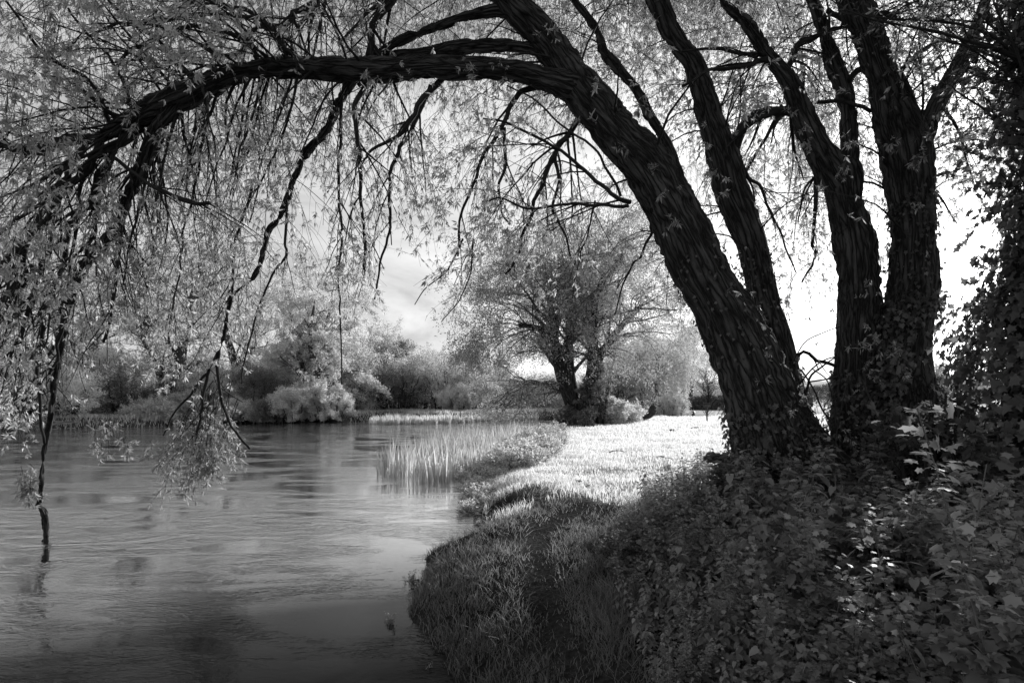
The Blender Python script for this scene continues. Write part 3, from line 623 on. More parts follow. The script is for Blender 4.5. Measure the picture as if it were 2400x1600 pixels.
# sprigs of larger leaves close to the eye and on the stems
mb = MB(); tw = MB(); 
def sprig(px, py, Y, L=.35, n=9, dirv=(0, 0, -1), ll=.085):
    o = P(px, py, Y); par = np.stack([o+np.array(dirv)*L*t+rnd(1, .01)[0] for t in np.linspace(0, 1, 6)])[None]
    tubes(tw, par, np.linspace(.004, .002, 6)[None], 4)
    a, b = spawn(par, np.full((1, 6), .003), n, t0=.1, L=(.04, .14), ang=(30, 75), droop=.8, K=4, rmin=.0018); tubes(tw, a, b, 3)
    c, d = along(a, n*2, .5); clusters(mb, c, d, 4, (ll*.7, ll*1.15), (.17, .25), LEAF8, spread=1.)
    clusters(mb, par[:, -1], nrm(par[:, -1]-par[:, -2]), 5, (ll*.8, ll*1.2), (.17, .25), LEAF8)
for (x, y, Y, n) in [(1500,480,5.9,8),(1545,485,5.8,10),(1585,500,5.8,6),(1560,405,6,8),(1600,430,6,7),(1668,300,6.4,8),(1672,345,6.4,8),(1685,375,6.4,7),(1480,235,5.9,8),(1400,290,5.9,8),
      (1515,320,5.9,8),(1230,30,5.8,10),(1190,100,5.9,10),(1300,90,6,10),(1260,110,5.9,9),(1180,170,5.9,9),(975,160,5.9,9),(860,175,5.9,8),(1000,170,5.9,7),(1130,150,5.8,9),(1080,130,5.9,8),
      (1950,290,6.5,9),(2000,330,6.5,9),(2030,300,6.5,9),(1940,370,6.5,8),(1990,370,6.5,8),(2100,190,6.2,9),(2190,240,6.3,10),(2230,290,6.3,9),(2200,330,6.3,9),(2160,340,6.3,9),(2290,90,6.3,9),(2330,60,6.2,9),
      (1850,230,6.5,8),(1870,260,6.5,8),(2110,310,6.3,9),(2150,400,6.3,7),(2040,650,6.4,7),(2030,730,6.3,9),(2035,790,6.2,9),(2000,800,6.2,9),(2010,840,6.2,9),(1690,540,6.2,7),(1690,680,6.2,6),
      (1760,800,6.1,8),(1800,860,6.1,10),(1790,900,6.1,9),(1860,920,6.0,7),(2080,980,5.7,8),(2130,960,5.6,8),(2100,1085,5.2,9),(2060,1095,5.3,9),(2020,1130,5.2,9),(2140,1080,5.1,8),(1990,1010,5.6,8),
      (2000,1170,5.1,7),(1960,1000,5.7,6),(1770,1000,6.0,6),(2050,870,6.2,8),(2110,850,6.1,8),(2130,800,6.2,7),(2150,450,6.3,6),(2060,600,6.4,5)]:
    if RS.rand() < .3: continue
    sprig(x, y, Y, RS.uniform(.15, .45), int(n*RS.uniform(.4, 1.1)), ll=RS.uniform(.045, .085), dirv=nrm(np.array([RS.normal()*.5, -.3+RS.normal()*.3, -.6+RS.normal()*.4])))
# hanging bunches over the water
for (x, y, Y) in [(170,560,5.2),(240,620,5.2),(300,560,5.4),(120,500,4.8),(200,430,5),(80,250,4.6),(110,90,4.6),(60,400,4.8),(40,180,4.6),(290,350,5.2),(330,230,5.4),(20,600,4.8),(230,520,4.9),(150,300,4.8)]:
    for k in range(3): sprig(x+RS.normal()*30, y+RS.normal()*40, Y+RS.normal()*.2, RS.uniform(.25, .5), 8, ll=.07)
for k in range(0):
    x = RS.choice([410, 440, 470, 390, 500, 540])+RS.normal()*18; y = 1000+RS.rand()*120; Y = 8.1+RS.normal()*.25
    if y > 1085+RS.rand()*40-abs(x-430)*.5: y -= 60
    sprig(x, y, Y, RS.uniform(.2, .4), 9, ll=.1)
hs = []
for k in range(26):
    x0, y0 = RS.uniform(455, 560), RS.uniform(880, 960); x1 = RS.uniform(365, 560); y1 = 1175-abs(x1-420)*.75-RS.rand()*60; Y = RS.uniform(7.9, 8.4)
    hs.append(catmull([P(x0, y0, Y-.1), P(x0*.55+x1*.45+RS.normal()*8, y0*.5+y1*.5, Y), P(x1, y1, Y+.05)], 10))
hs = np.array(hs); tubes(tw, hs, np.linspace(.007, .003, 10)[None]*np.ones((len(hs), 1)), 4)
a, b = spawn(hs, np.full((len(hs), 10), .004), 260, t0=.3, L=(.1, .4), ang=(20, 60), droop=1.5, K=5, rmin=.002); tubes(tw, a, b, 3)
c, d = along(a, 1500, .1); clusters(mb, c, d, 3, (.05, .1), (.18, .26), LEAF8)
for k in range(9): sprig(60+RS.normal()*9, 1085+k*7, 8.1, .25, 8)
for k in range(6): sprig(285+RS.normal()*20, 1020+k*4, 8.1, .2, 6)
for k in range(5): sprig(240+RS.normal()*22, 960+RS.rand()*60, 7.6, .25, 5, ll=.07)
mb.build('leaf_sprigs', M['sprig'], wl); tw.build('sprig_stems', M['twig'], wl, attr=True)

# ------------------------------------------------------------------ ivy
iv = MB(); st = MB()
def ivy_on(q, r, n, z0, z1, off=(.01, .10), size=(.05, .09), tpl=IVY, mbx=None):
    mbx = mbx or iv
    k = np.where((q[:, 2] > z0) & (q[:, 2] < z1))[0]; i = RS.choice(k, n); t = nrm(np.gradient(q, axis=0))[i]
    a = rnd(n); a = nrm(a-t*(a*t).sum(1, keepdims=True)); o = off[0]+(off[1]-off[0])*RS.rand(n)**2*fbm(q[i]*3+a*1.3, 2)*2
    p = q[i]+a*(r[i]+o)[:, None]+t*RS.uniform(-.05, .05, n)[:, None]
    ln = RS.uniform(size[0], size[1], n)
    inst(mbx, tpl[0], tpl[1], p, nrm(a*.35+np.array([0, 0, -.8])+rnd(n, .35)), a+rnd(n, .35), ln, ln*RS.uniform(.7, 1, n))
ivy_on(*A, 1500, 0, 1.7, (.0, .05), (.04, .07)); ivy_on(*B, 700, 0, 2.2, (.0, .04), (.04, .07)); ivy_on(*C, 2000, 0, 2.0, (.0, .06), (.04, .07)); ivy_on(*D, 4200, .2, 2.9, (.01, .12), (.04, .075)); ivy_on(*D, 500, 2.8, 4.2, (.0, .04), (.03, .06)); ivy_on(*A, 250, 2.2, 3.4, (0, .03), (.03, .05)); ivy_on(*B, 250, 2.6, 3.6, (0, .03), (.03, .05))
tag(iv.build('ivy', M['ivy']), 'dark ivy climbing the flared foot of the arching willow', 'ivy')

it = empty('ivy_covered_tree', (5.0, 5.1, 0), 'ivy-smothered dark tree standing at the right edge', 'tree')
q = catmull([(5.05,5.2,-.1),(5.0,5.15,1.2),(5.0,5.1,2.6),(5.08,5.1,4),(5.15,5.2,5.5),(5.25,5.3,7.5)], 120); r = np.linspace(.42, .16, 120)
mb = MB(); tube(mb, q, r, 32, .02, seed=31); mb.build('trunk', M['bark'], it, smooth=True, attr=True)
iv = MB()
fat = np.interp(q[:, 2], [0, .6, 1.4, 2.1, 2.7, 3.3, 4.5, 6], [1.1, 1.2, 1.05, .78, .46, .33, .3, .3])
for lay, n in ((.55, 5200), (.8, 7000), (1.0, 9500)):
    ivy_on(q, fat*lay*(.72+.55*fbm(np.c_[q[:, 2]*1.7, q[:, 2]*0, q[:, 2]*0+5], 2)), n, -.1, 6.5, (-.12, .22), (.055, .10), IVY, iv)
iv.build('ivy_leaves', M['ivy'], it)
par = np.stack([q[::5]]*1); cpR = np.full((1, 24), .08)
a, b = spawn(par, cpR, 90, t0=.2, L=(.4, 1.1), ang=(50, 90), up=.3, droop=.3, K=8, rk=.1, rmin=.004, wig=.5)
a2, b2 = spawn(a, b, 300, L=(.15, .5), ang=(30, 70), K=5, wig=.4, rmin=.0025)
mb = MB(); tubes(mb, a, b, 4); tubes(mb, a2, b2, 3)
lf = MB(); c, d = along(a2, 2600); clusters(lf, c, d, 1, (.05, .09), (.6, .8), IVY)
# tall leafless-looking whips and crown twigs up at the right edge
up1, ur1 = spawn(par, cpR, 40, t0=.55, L=(1.2, 2.6), ang=(20, 60), up=.4, droop=.15, K=9, rk=.25, rmin=.008, wig=.25)
up2, ur2 = spawn(up1, ur1, 420, L=(.4, 1.2), ang=(20, 70), up=-.1, droop=.6, K=7, wig=.3, rk=.4)
ok = nearcam(up2, 3); up2, ur2 = up2[ok], ur2[ok]
tubes(mb, up1, ur1, 5); tubes(mb, up2, ur2, 3); c, d = along(up2, 5200); clusters(lf, c, d, 2, (.03, .07), (.25, .5), LEAF4)
mb.build('branches', M['twig'], it, attr=True); lf.build('foliage', M['ivy'], it)

# leafy shrub between the willow and the ivy tree
def shrub(name, loc, R, H, n, mat, label, cat='shrub', tpl=IVY, size=(.05, .1), group=None, stems=14):
    e = empty(name, loc, label, cat, group); o = np.array(loc, float)
    base = o+np.array([0, 0, 0.])
    a = RS.rand(stems)*2*math.pi; tilt = RS.rand(stems)**.6
    S = np.zeros((stems, 8, 3))
    for k in range(8):
        t = k/7.; ro = tilt*R*(.5+.42*t); S[:, k, 0] = o[0]+np.cos(a)*ro; S[:, k, 1] = o[1]+np.sin(a)*ro; S[:, k, 2] = o[2]+H*t*(1-.35*tilt**2*t)
    S += rnd(stems*8, .03*R).reshape(stems, 8, 3)*np.linspace(0, 1, 8)[None, :, None]
    rr = np.linspace(.02*H, .005*H, 8)[None]*np.ones((stems, 1))
    b1, q1 = spawn(S, rr, stems*8, t0=.0, L=(.2*R, .55*R), ang=(25, 90), up=.1, wig=.3, K=6, rk=.5, rmin=.003*max(1, H/2))
    b2, q2 = spawn(b1, q1, stems*18, L=(.12*R, .4*R), ang=(25, 70), wig=.3, K=4, rmin=.002*max(1, H/2))
    m1 = MB(); tubes(m1, S, rr, 5); tubes(m1, b1, q1, 4); tubes(m1, b2, q2, 3); m1.build('stems', M['twig'], e, attr=True)
    lf = MB(); n = int(n*(3.2 if tpl is LEAF4 else 2)); c, d = along(b2, n); c = c+rnd(n, .05*R); c[:, 2] = np.maximum(c[:, 2], o[2]+RS.rand(n)*.2)
    clusters(lf, c, d, 1, size, (.35, .7) if tpl is not LEAF4 else (.3, .45), tpl)
    lf.build('foliage', mat, e); return e
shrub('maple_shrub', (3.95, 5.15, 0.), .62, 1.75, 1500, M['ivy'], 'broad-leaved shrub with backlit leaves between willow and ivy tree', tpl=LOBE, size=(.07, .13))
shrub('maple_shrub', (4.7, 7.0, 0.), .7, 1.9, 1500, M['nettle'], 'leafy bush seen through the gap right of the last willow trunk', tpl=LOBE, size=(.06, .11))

# ------------------------------------------------------------------ undergrowth plants
def nettle(seed, H):
    rs = np.random.RandomState(seed); e = empty('nettle_plant', (0, 0, 0), 'x', 'plant')
    ns = 4; sm = MB(); lf = MB()
    for j in range(ns):
        a = rs.rand()*6.28; lean = rs.uniform(.05, .35); h = H*rs.uniform(.7, 1.05); b0 = rs.normal(size=2)*.07
        z = np.linspace(0, 1, 9); S = np.c_[b0[0]+np.cos(a)*lean*z**2*h, b0[1]+np.sin(a)*lean*z**2*h, z*h]
        tubes(sm, S[None], np.linspace(.0045, .002, 9)[None], 4)
        nn = int(h/.075)
        for k in range(2, nn+1):
            t = k/nn; i = t*8; i0 = min(int(i), 7); p = S[i0]+(S[i0+1]-S[i0])*(i-i0); ph = a+(k % 2)*math.pi/2+rs.normal()*.2
            sz = (.135-.075*t**2)*rs.uniform(.8, 1.15)
            for sgn in (0, math.pi):
                d = np.array([math.cos(ph+sgn), math.sin(ph+sgn), -.55+.7*(t > .93)-.4*rs.rand()])
                b = p+nrm(d*np.array([1, 1, -.3]))*sz*.35
                tubes(sm, np.stack([p, (p+b)/2, b])[None], np.full((1, 3), .0015), 3)
                inst(lf, HEART[0], HEART[1], b[None], d[None], np.array([[0, 0, 1.]])+rs.normal(size=(1, 3))*.18, sz, sz*.68)
    sm.build('stem', M['stem'], e); lf.build('leaves', M['nettle'], e); return e
def parsley(seed, H):
    rs = np.random.RandomState(seed); e = empty('cow_parsley', (0, 0, 0), 'x', 'plant'); sm = MB(); lf = MB()
    for j in range(7):
        a = rs.rand()*6.28; h = H*rs.uniform(.5, 1.); R = .32*rs.uniform(.6, 1.1); z = np.linspace(0, 1, 9)
        S = np.c_[np.cos(a)*R*z**1.6, np.sin(a)*R*z**1.6, h*np.sin(z*1.75)/math.sin(1.4)*.92]
        tubes(sm, S[None], np.linspace(.005, .0015, 9)[None], 4)
        for k in range(4, 9):
            p = S[k]; tg = nrm(S[min(k+1, 8)]-S[k-1]); sd_ = nrm(np.cross(tg, [0, 0, 1]))
            Lp = .17*(1-(k-4)/6.); 
            for sg_ in (-1, 1):
                d = nrm(tg*.6+sd_*sg_+np.array([0, 0, -.15])+rs.normal(size=3)*.12)
                m = 5; c = p+d*np.linspace(.15, 1, m)[:, None]*Lp
                tubes(sm, np.stack([p, p+d*Lp*.5, p+d*Lp])[None], np.full((1, 3), .0012), 3)
                s2 = nrm(np.cross(d, [0, 0, 1])); cc = np.repeat(c, 3, 0); dd = np.concatenate([[nrm(d*.8+s2*u+np.array([0, 0, -.2])) for u in (-1, 0, 1)] for _ in range(m)])
                sz = .048*rs.uniform(.6, 1.35, len(cc))
                inst(lf, LOBE[0], LOBE[1], cc, dd+rs.normal(size=dd.shape)*.3+np.array([0, 0, -.25]), np.array([[0, 0, 1.]])+rs.normal(size=dd.shape)*.65, sz, sz*.85)
    sm.build('stem', M['stem'], e); lf.build('leaves', M['parsley'], e); return e
def herb(seed, H):
    rs = np.random.RandomState(seed); e = empty('leafy_herb', (0, 0, 0), 'x', 'plant'); sm = MB(); lf = MB()
    for j in range(6):
        a = rs.rand()*6.28; h = H*rs.uniform(.6, 1.1); b0 = rs.normal(size=2)*.08; z = np.linspace(0, 1, 9)
        S = np.c_[b0[0]+np.cos(a)*.22*z**1.5*h, b0[1]+np.sin(a)*.22*z**1.5*h, z*h]
        tubes(sm, S[None], np.linspace(.005, .002, 9)[None], 4)
        c, d = along(S[None], 150, .25); n = len(c); c = c+rs.normal(size=(n, 3))*np.array([.045, .045, .02])
        out_ = rs.normal(size=(n, 3)); out_[:, 2] = rs.uniform(-.3, .5, n); ln = rs.uniform(.022, .055, n)
        inst(lf, LOBE[0], LOBE[1], c, out_, np.array([[0, 0, 1.]])+rs.normal(size=(n, 3))*.4, ln, ln*.9)
    sm.build('stem', M['stem'], e); lf.build('leaves', M['nettle'], e); return e
protoH = [herb(90+k, .95) for k in range(3)]
protoN = [nettle(40+k, .8) for k in range(4)]; protoP = [parsley(60+k, .75) for k in range(4)]
used = set()
def place(pr, x, y, z, rz, s, label, group=None, tilt=0.):
    if pr.name in used:
        o = pr.copy(); col.objects.link(o)
        for ch in pr.children:
            c = ch.copy(); col.objects.link(c); c.parent = o
    else: o = pr; used.add(pr.name)
    o.location = (x, y, z); o.rotation_euler = (tilt*math.cos(rz*3), tilt*math.sin(rz*3), rz); o.scale = (s, s, s*random.uniform(.9, 1.1)); o['label'] = label
    if group: o['group'] = group
    elif 'group' in o: del o['group']
    return o
cnt = {'n': 0, 'p': 0}
cand = []
for tries in range(4000):
    y = RS.uniform(1.75, 10.3); x = RS.uniform(.7, min(7, .3+y*.95)+.5)
    e = float(veg_edge(y)); inn = x-e
    if inn < 0: continue
    if math.hypot(x, y) < 1.9: continue
    if y > 7.6 and x > 3: continue
    if any((x-a)**2+(y-b)**2 < .0235 for a, b in cand): continue
    if (x-3.9)**2+(y-6.9)**2 < .7: continue
    cand.append((x, y))
for (x, y) in cand:
    inn = x-float(veg_edge(y)); hh = min(1.0+.10*max(0, min(y-3, 3)), .34+inn*.62)*random.uniform(.72, 1.12)*(.72+.75*float(fbm(np.array([[x*1.6, y*1.6, 8.]]), 2)[0]))
    # keep the near plants below the line of sight of the photo
    lim = 1.7-(1110-930)/F*y if y < 5 else 1.7-(1060-930)/F*y
    hh = min(hh, max(.35, (lim+.05)/.85*random.uniform(.85, 1.05)))
    z = float(height(np.array([[x, y]]))[0])
    nz = float(fbm(np.array([[x*.9, y*.9, 3.]]), 2)[0])
    isn = (nz+random.uniform(-.12, .12)) > .47
    if random.random() < .2:
        place(random.choice(protoH), x, y, z, random.uniform(0, 6.28), hh, 'upright herb densely set with small crumpled leaves in the shaded undergrowth', 'upright leafy herbs in the undergrowth', .1); continue
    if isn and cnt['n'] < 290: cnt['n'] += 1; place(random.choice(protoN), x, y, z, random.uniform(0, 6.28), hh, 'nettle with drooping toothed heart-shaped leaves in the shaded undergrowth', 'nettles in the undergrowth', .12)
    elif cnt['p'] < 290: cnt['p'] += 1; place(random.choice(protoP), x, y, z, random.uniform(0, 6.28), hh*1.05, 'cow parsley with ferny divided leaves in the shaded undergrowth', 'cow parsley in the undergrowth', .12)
print('plants', cnt)
# ground cover between their stems
p = scatter(26000, 1.9, 10.3, veg_edge, lambda y: y*.95+.5, 1.3); k = (p[:, 1] < 7.6) | (p[:, 0] < 3.2); p = p[k]; n = len(p)
lf = MB(); z = height(p)+RS.rand(n)*.25*np.clip((p[:, 0]-veg_edge(p[:, 1]))*2+.2, .2, 1)
ln = RS.uniform(.03, .07, n); inst(lf, LOBE[0], LOBE[1], np.c_[p, z], rnd(n)*np.array([1, 1, .3]), np.array([0, 0, 1.])+rnd(n, .4), ln, ln*.8)
tag(lf.build('ground_cover', M['parsley']), 'low leafy ground cover beneath the nettles and cow parsley', 'ground cover', kind='stuff')

# plants along the water edge in the sun
def bank_clump(seed):
    rs = np.random.RandomState(seed); e = empty('bank_plant', (0, 0, 0), 'x', 'plant'); sm = MB(); lf = MB(); n = 26
    a = rs.rand(n)*6.28; R = rs.rand(n)**.5*.38; h = .5*(1-R**2*2)*rs.uniform(.7, 1.1, n)
    S = np.zeros((n, 5, 3)); t = np.linspace(0, 1, 5)
    S[:, :, 0] = (np.cos(a)*R)[:, None]*t; S[:, :, 1] = (np.sin(a)*R)[:, None]*t; S[:, :, 2] = h[:, None]*t**.8
    tubes(sm, S, np.full((n, 5), .004), 3); c, d = along(S, 620, .35); c = c+rs.normal(size=c.shape)*.03; clusters(lf, c, nrm(rs.normal(size=d.shape)*np.array([1, 1, .3])), 1, (.05, .11), (.4, .6), LOBE, droop=.2)
    sm.build('stem', M['stem'], e); lf.build('leaves', M['bankplant'], e); return e
protoB = [bank_clump(80+k) for k in range(3)]
k = 0; pts = []
for tries in range(900):
    y = RS.uniform(10.2, 27); sh = float(np.interp(y, nearS[:, 1][:200], nearS[:, 0][:200])); wd = np.interp(y, [10, 12.5, 13.5, 18, 24, 28], [.35, .4, 1.9, 2.2, 1.6, .8]); x = sh+RS.uniform(-.05, wd)
    if any((x-a)**2+(y-b)**2 < .09 for a, b in pts): continue
    pts.append((x, y)); z = max(float(height(np.array([[x, y]]))[0]), WATER-.1)
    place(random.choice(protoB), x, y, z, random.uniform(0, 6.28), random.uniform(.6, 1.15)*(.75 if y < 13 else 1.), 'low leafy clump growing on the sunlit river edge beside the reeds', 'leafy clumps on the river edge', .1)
for y in np.arange(4.4, 10.2, .3):
    i = np.argmin(abs(nearS[:, 1]-y)); x = nearS[i, 0]+.12
    place(random.choice([protoP[0], protoN[3], protoH[1]]), x+RS.normal()*.08, y, float(height(np.array([[x, y]]))[0])-.05, random.uniform(0, 6.28), random.uniform(.12, .3), 'small leafy tuft overhanging the shaded near bank edge', 'small tufts on the near bank edge', .1)

k = 0
while k < 34:
    y = RS.uniform(3.2, 11); x = RS.uniform(-.9, 1.6)
    s_ = float(sdist(np.array([[x, y]]))[0])
    if s_ < .3 or x > veg_edge(y)-.1 or pathd(np.array([[x, y]]))[0] < .25: continue
    k += 1; pr = random.choice([protoN[2], protoP[1], protoP[3]])
    place(pr, x, y, float(height(np.array([[x, y]]))[0])-.02, random.uniform(0, 6.28), random.uniform(.12, .24), 'small weed rosette sprouting in the shaded turf', 'small weeds in the near turf', .1)
# reeds
def reed(seed, n=34, H=1.0):
    rs = np.random.RandomState(seed); e = MB(); a = rs.rand(n)*6.28; R = rs.rand(n)**.6*(.42 if n < 50 else .25); ph = rs.rand(n)*3.14
    h = H*rs.uniform(.35, 1.05, n); ln = rs.uniform(-.16, .26, n); t = np.linspace(0, 1, 6)
    base = np.c_[np.cos(a)*R, np.sin(a)*R, np.zeros(n)]
    bend = (rs.rand(n) < .25)*rs.uniform(.2, .5, n)
    C_ = base[:, None]+np.stack([(np.cos(a)*ln)[:, None]*t*t*h[:, None]+(np.cos(a)*bend)[:, None]*t**4*.5, (np.sin(a)*ln)[:, None]*t*t*h[:, None]+(np.sin(a)*bend)[:, None]*t**4*.5, h[:, None]*t-(bend[:, None]*t**5)*.5], -1)
    w_ = np.array([.5, .9, 1, .8, .5, .04])*(.02 if n < 50 else .035); sdv = np.c_[np.cos(ph), np.sin(ph), np.zeros(n)]
    V = np.stack([C_-sdv[:, None]*w_[None, :, None], C_+sdv[:, None]*w_[None, :, None]], 2).reshape(-1, 3)
    idx = np.arange(n*12).reshape(n, 6, 2)
    e.add(V, [np.stack([idx[:, :-1, 0], idx[:, :-1, 1], idx[:, 1:, 1], idx[:, 1:, 0]], -1).reshape(-1, 4)])
    o = e.build('reed_clump', M['reed']); tag(o, 'x', 'reeds'); return o
protoR = [reed(100+k) for k in range(5)]; protoF = [reed(120+k, 60, .8) for k in range(3)]
pts = []
for tries in range(2500):
    y = RS.uniform(14.2, 27); sh = float(np.interp(y, nearS[:, 1][:200], nearS[:, 0][:200]))
    l = np.interp(y, [14.2, 15.5, 17, 20, 24, 27], [-3.1, -3.3, -3.5, -3.6, -2.9, -1.2])+.3*math.sin(y*5)
    x = RS.uniform(l, sh+.5)
    if y < 15.9 and -3.0 < x < -1.3 and RS.rand() < .85: continue
    if float(fbm(np.array([[x*.9, y*.5, 2.]]), 2)[0]) < .34: continue
    if any((x-a)**2+(y-b)**2 < .07 for a, b in pts) or len(pts) > 260: continue
    pts.append((x, y)); place(random.choice(protoR), x, y, WATER-.03, random.uniform(0, 6.28), random.uniform(.7, 1.1), 'clump of upright sunlit reeds standing in the river beside the near bank', 'reed clumps in the near bed', .08)
pts = []
for tries in range(1500):
    y = RS.uniform(41.5, 52); x = RS.uniform(-11, 5)
    s_ = float(sdist(np.array([[x, y]]))[0])
    if s_ > .5 or s_ < -np.interp(x, [-11, -4, 0, 5], [4.5, 2.2, 1., .7]): continue
    if any((x-a)**2+(y-b)**2 < .16 for a, b in pts) or len(pts) > 170: continue
    pts.append((x, y)); place(random.choice(protoF), x, y, WATER-.03, random.uniform(0, 6.28), random.uniform(.7, 1.05), 'short reed clump in the distant bed along the far bank', 'reed clumps along the far bank', .08)

# ------------------------------------------------------------------ background trees
def tree(name, loc, H, W, label, leaf='far_mid', bark='far_bark', nleaf=26000, stems=2, trunk_h=.25, lean=(0, 0), droop=.25, up=.35, size=(.11, .22), weep=0., group=None, n1=30, n2=200, n3=1000, rt=None, spread=.12, wid=(.3, .5), bare=False, fork=.25, stempx=None, tbark=None):
    loc = np.array(loc, float); e = empty(name, loc, label, 'tree', group); rt = rt or H*.03
    tb = MB(); S = []; R = []
    for k in range(stems):
        a = k*2*math.pi/stems+RS.rand()*1.2; sp = fork*W if stems > 1 else .04*W
        top = loc+np.array([lean[0]+math.cos(a)*sp, lean[1]+math.sin(a)*sp, H*RS.uniform(.62, .8)])
        q = catmull([loc+np.array([math.cos(a)*rt*.4, math.sin(a)*rt*.4, -.2]), loc+(top-loc)*np.array([.25, .25, .3])+rnd(1, .02*H)[0], loc+(top-loc)*np.array([.6, .6, .65])+rnd(1, .02*H)[0], top], 24)
        r = np.linspace(rt, rt*.22, 24); tube(tb, q, r*(1+.5*np.exp(-np.arange(24)/1.5)), 10, 0); S.append(q); R.append(r)
    if stempx:
        S = []; R = []; tb = MB()
        for sp_ in stempx:
            c4 = catmull([np.r_[P(a_, b_, loc[1]), w__*loc[1]/F/2] for a_, b_, w__ in sp_], 24); c4[:, 1] += np.linspace(0, RS.normal()*1.2, 24)
            tube(tb, c4[:, :3], c4[:, 3], 12, 0); S.append(c4[:, :3]); R.append(c4[:, 3])
    tb.build('trunk', M[tbark or bark], e, smooth=True, attr=True)
    S = np.array(S); R = np.array(R)
    b1, q1 = spawn(S, R, n1, t0=trunk_h, L=(.3*W, .55*W), ang=(30, 70), up=up, droop=droop*1.5/W, wig=.16*math.sqrt(W/6), K=10, rk=.34, rmin=.018)
    si = np.linspace(0, 23, 10).astype(int); b1 = np.concatenate([b1, S[:, si]]); q1 = np.concatenate([q1, R[:, si]*.6])
    b2, q2 = spawn(b1, q1, n2, t0=.3, L=(.12*W, .3*W), ang=(25, 65), up=.1, droop=droop*3/W, wig=.15, K=8, rk=.5, rmin=.012)
    b3, q3 = spawn(b2, q2, n3, t0=.2, L=(.06*W, .16*W) if not weep else (weep*.5, weep), ang=(25, 70), up=-.1 if weep else .05, droop=droop*4/W if not weep else 1.6, wig=.2, K=6, rk=.5, rmin=.007)
    lim = loc[2]+.35; 
    for b in (b1, b2, b3): b[..., 2] = np.maximum(b[..., 2], lim+RS.rand(*b.shape[:1])[:, None]*.4)
    bb = MB(); tubes(bb, b1[:n1], q1[:n1], 5); tubes(bb, b2, q2, 4); tubes(bb, b3, q3, 3); bb.build('branches', M[bark], e, attr=True)
    if not bare:
        lf = MB(); c, d = along(b3, int(nleaf*.8), .1); c = c+rnd(len(c), spread); clusters(lf, c, d, 2, size, wid, LEAF4, droop=.8 if weep else .3)
        lf.build('crown', M[leaf], e)
    return e
def G(px, Y):  # ground point
    x = (px-1200)/F*Y; return (x, Y, float(height(np.array([[x, Y]]))[0]))
# far left bank
tree('willow_tree', G(-40, 46), 18, 14, 'tall pale willow at the left end of the far bank', 'far_pale', weep=1.6, nleaf=30000, droop=.5)
tree('willow_tree', G(190, 50), 20, 14, 'tall pale willow behind the water-dipping branch on the far bank', 'far_pale', weep=1.6, nleaf=34000, droop=.5)
tree('willow_tree', G(400, 49), 18.5, 13, 'pale drooping willow across the river, left of the round one', 'far_pale', weep=1.5, nleaf=32000, droop=.5)
tree('willow_tree', G(560, 56), 18, 11, 'slim pale willow rising behind the bushes of the far bank', 'far_pale', weep=1.2, nleaf=20000, droop=.3)
tree('willow_tree', G(725, 50), 13.4, 9.5, 'rounded pale willow leaning over the water at the far bank corner', 'far_pale', nleaf=60000, n1=44, n2=300, n3=1600, droop=.5, stems=3, weep=.8)
tree('alder_tree', G(860, 64), 9.5, 6.5, 'twiggy upright tree on the far bank right of the rounded willow', 'far_mid', nleaf=16000, droop=0., up=.6, n1=34)
tree('willow_tree', G(800, 56), 8.5, 8, 'low pale willow trailing to the water at the bend', 'far_pale', weep=1.4, nleaf=20000, stems=3, trunk_h=.1)
for (px, Y, H, W, leaf, lab) in [(925,66,6.2,7,'far_dark','dark low tree at the shadowed bend of the river'),(1000,72,6.4,7,'far_mid','rounded grey tree standing behind the dark bushes at the bend'),(1125,78,8.2,4.5,'far_mid','narrow pale tree top left of the lawn willow'),(1065,74,5.8,6,'far_mid','small soft tree between the rounded and narrow ones')]:
    tree('alder_tree', G(px, Y), H, W, lab, leaf, nleaf=20000, droop=.05, up=.5, stems=3, trunk_h=.05, n1=34, size=(.12, .24))
def bush(px, Y, R, H, leaf, lab, n=9000, size=(.09, .19), z=None, name='shrub', st_=26):
    g = list(G(px, Y)); 
    if z is not None: g[2] = z
    return shrub(name, g, R, H, n, M[leaf], lab, tpl=LEAF4, size=size, stems=st_)
bush(30, 38.5, 3, 3.2, 'far_mid', 'bush at the far left end of the opposite bank')
bush(150, 40, 2.6, 2.6, 'far_pale', 'pale bush behind the fallen branches across the river')
bush(290, 44, 2.8, 3.6, 'far_dark', 'dark bush on the opposite bank left of the grass strip')
bush(390, 49, 3, 3, 'far_mid', 'grey bush behind the grass strip on the opposite bank')
bush(500, 47.5, 2.4, 2.6, 'far_mid', 'grey bush at the right end of the grass strip')
bush(600, 49.5, 2.8, 3.4, 'far_dark', 'dark bush left of the bright overhanging shrub')
bush(690, 46.8, 2.1, 2.2, 'far_pale', 'bright pale shrub overhanging the water on the far bank', 14000, z=-.3)
bush(770, 47.6, 2., 2.6, 'far_pale', 'pale shrub touching the water right of the bright one', 12000, z=-.3)
bush(450, 45.5, 1.6, 1.2, 'far_mid', 'low clump on the lip of the opposite bank')
bush(640, 46.5, 1.8, 1.3, 'far_dark', 'low dark clump by the water left of the bright shrub', z=-.3)
bush(560, 46., 1.8, 1.2, 'far_mid', 'low grey clump hanging over the opposite bank edge', z=-.2)
bush(350, 42.5, 1.8, 1.1, 'far_mid', 'low clump hanging over the bank below the grass strip', z=-.1)
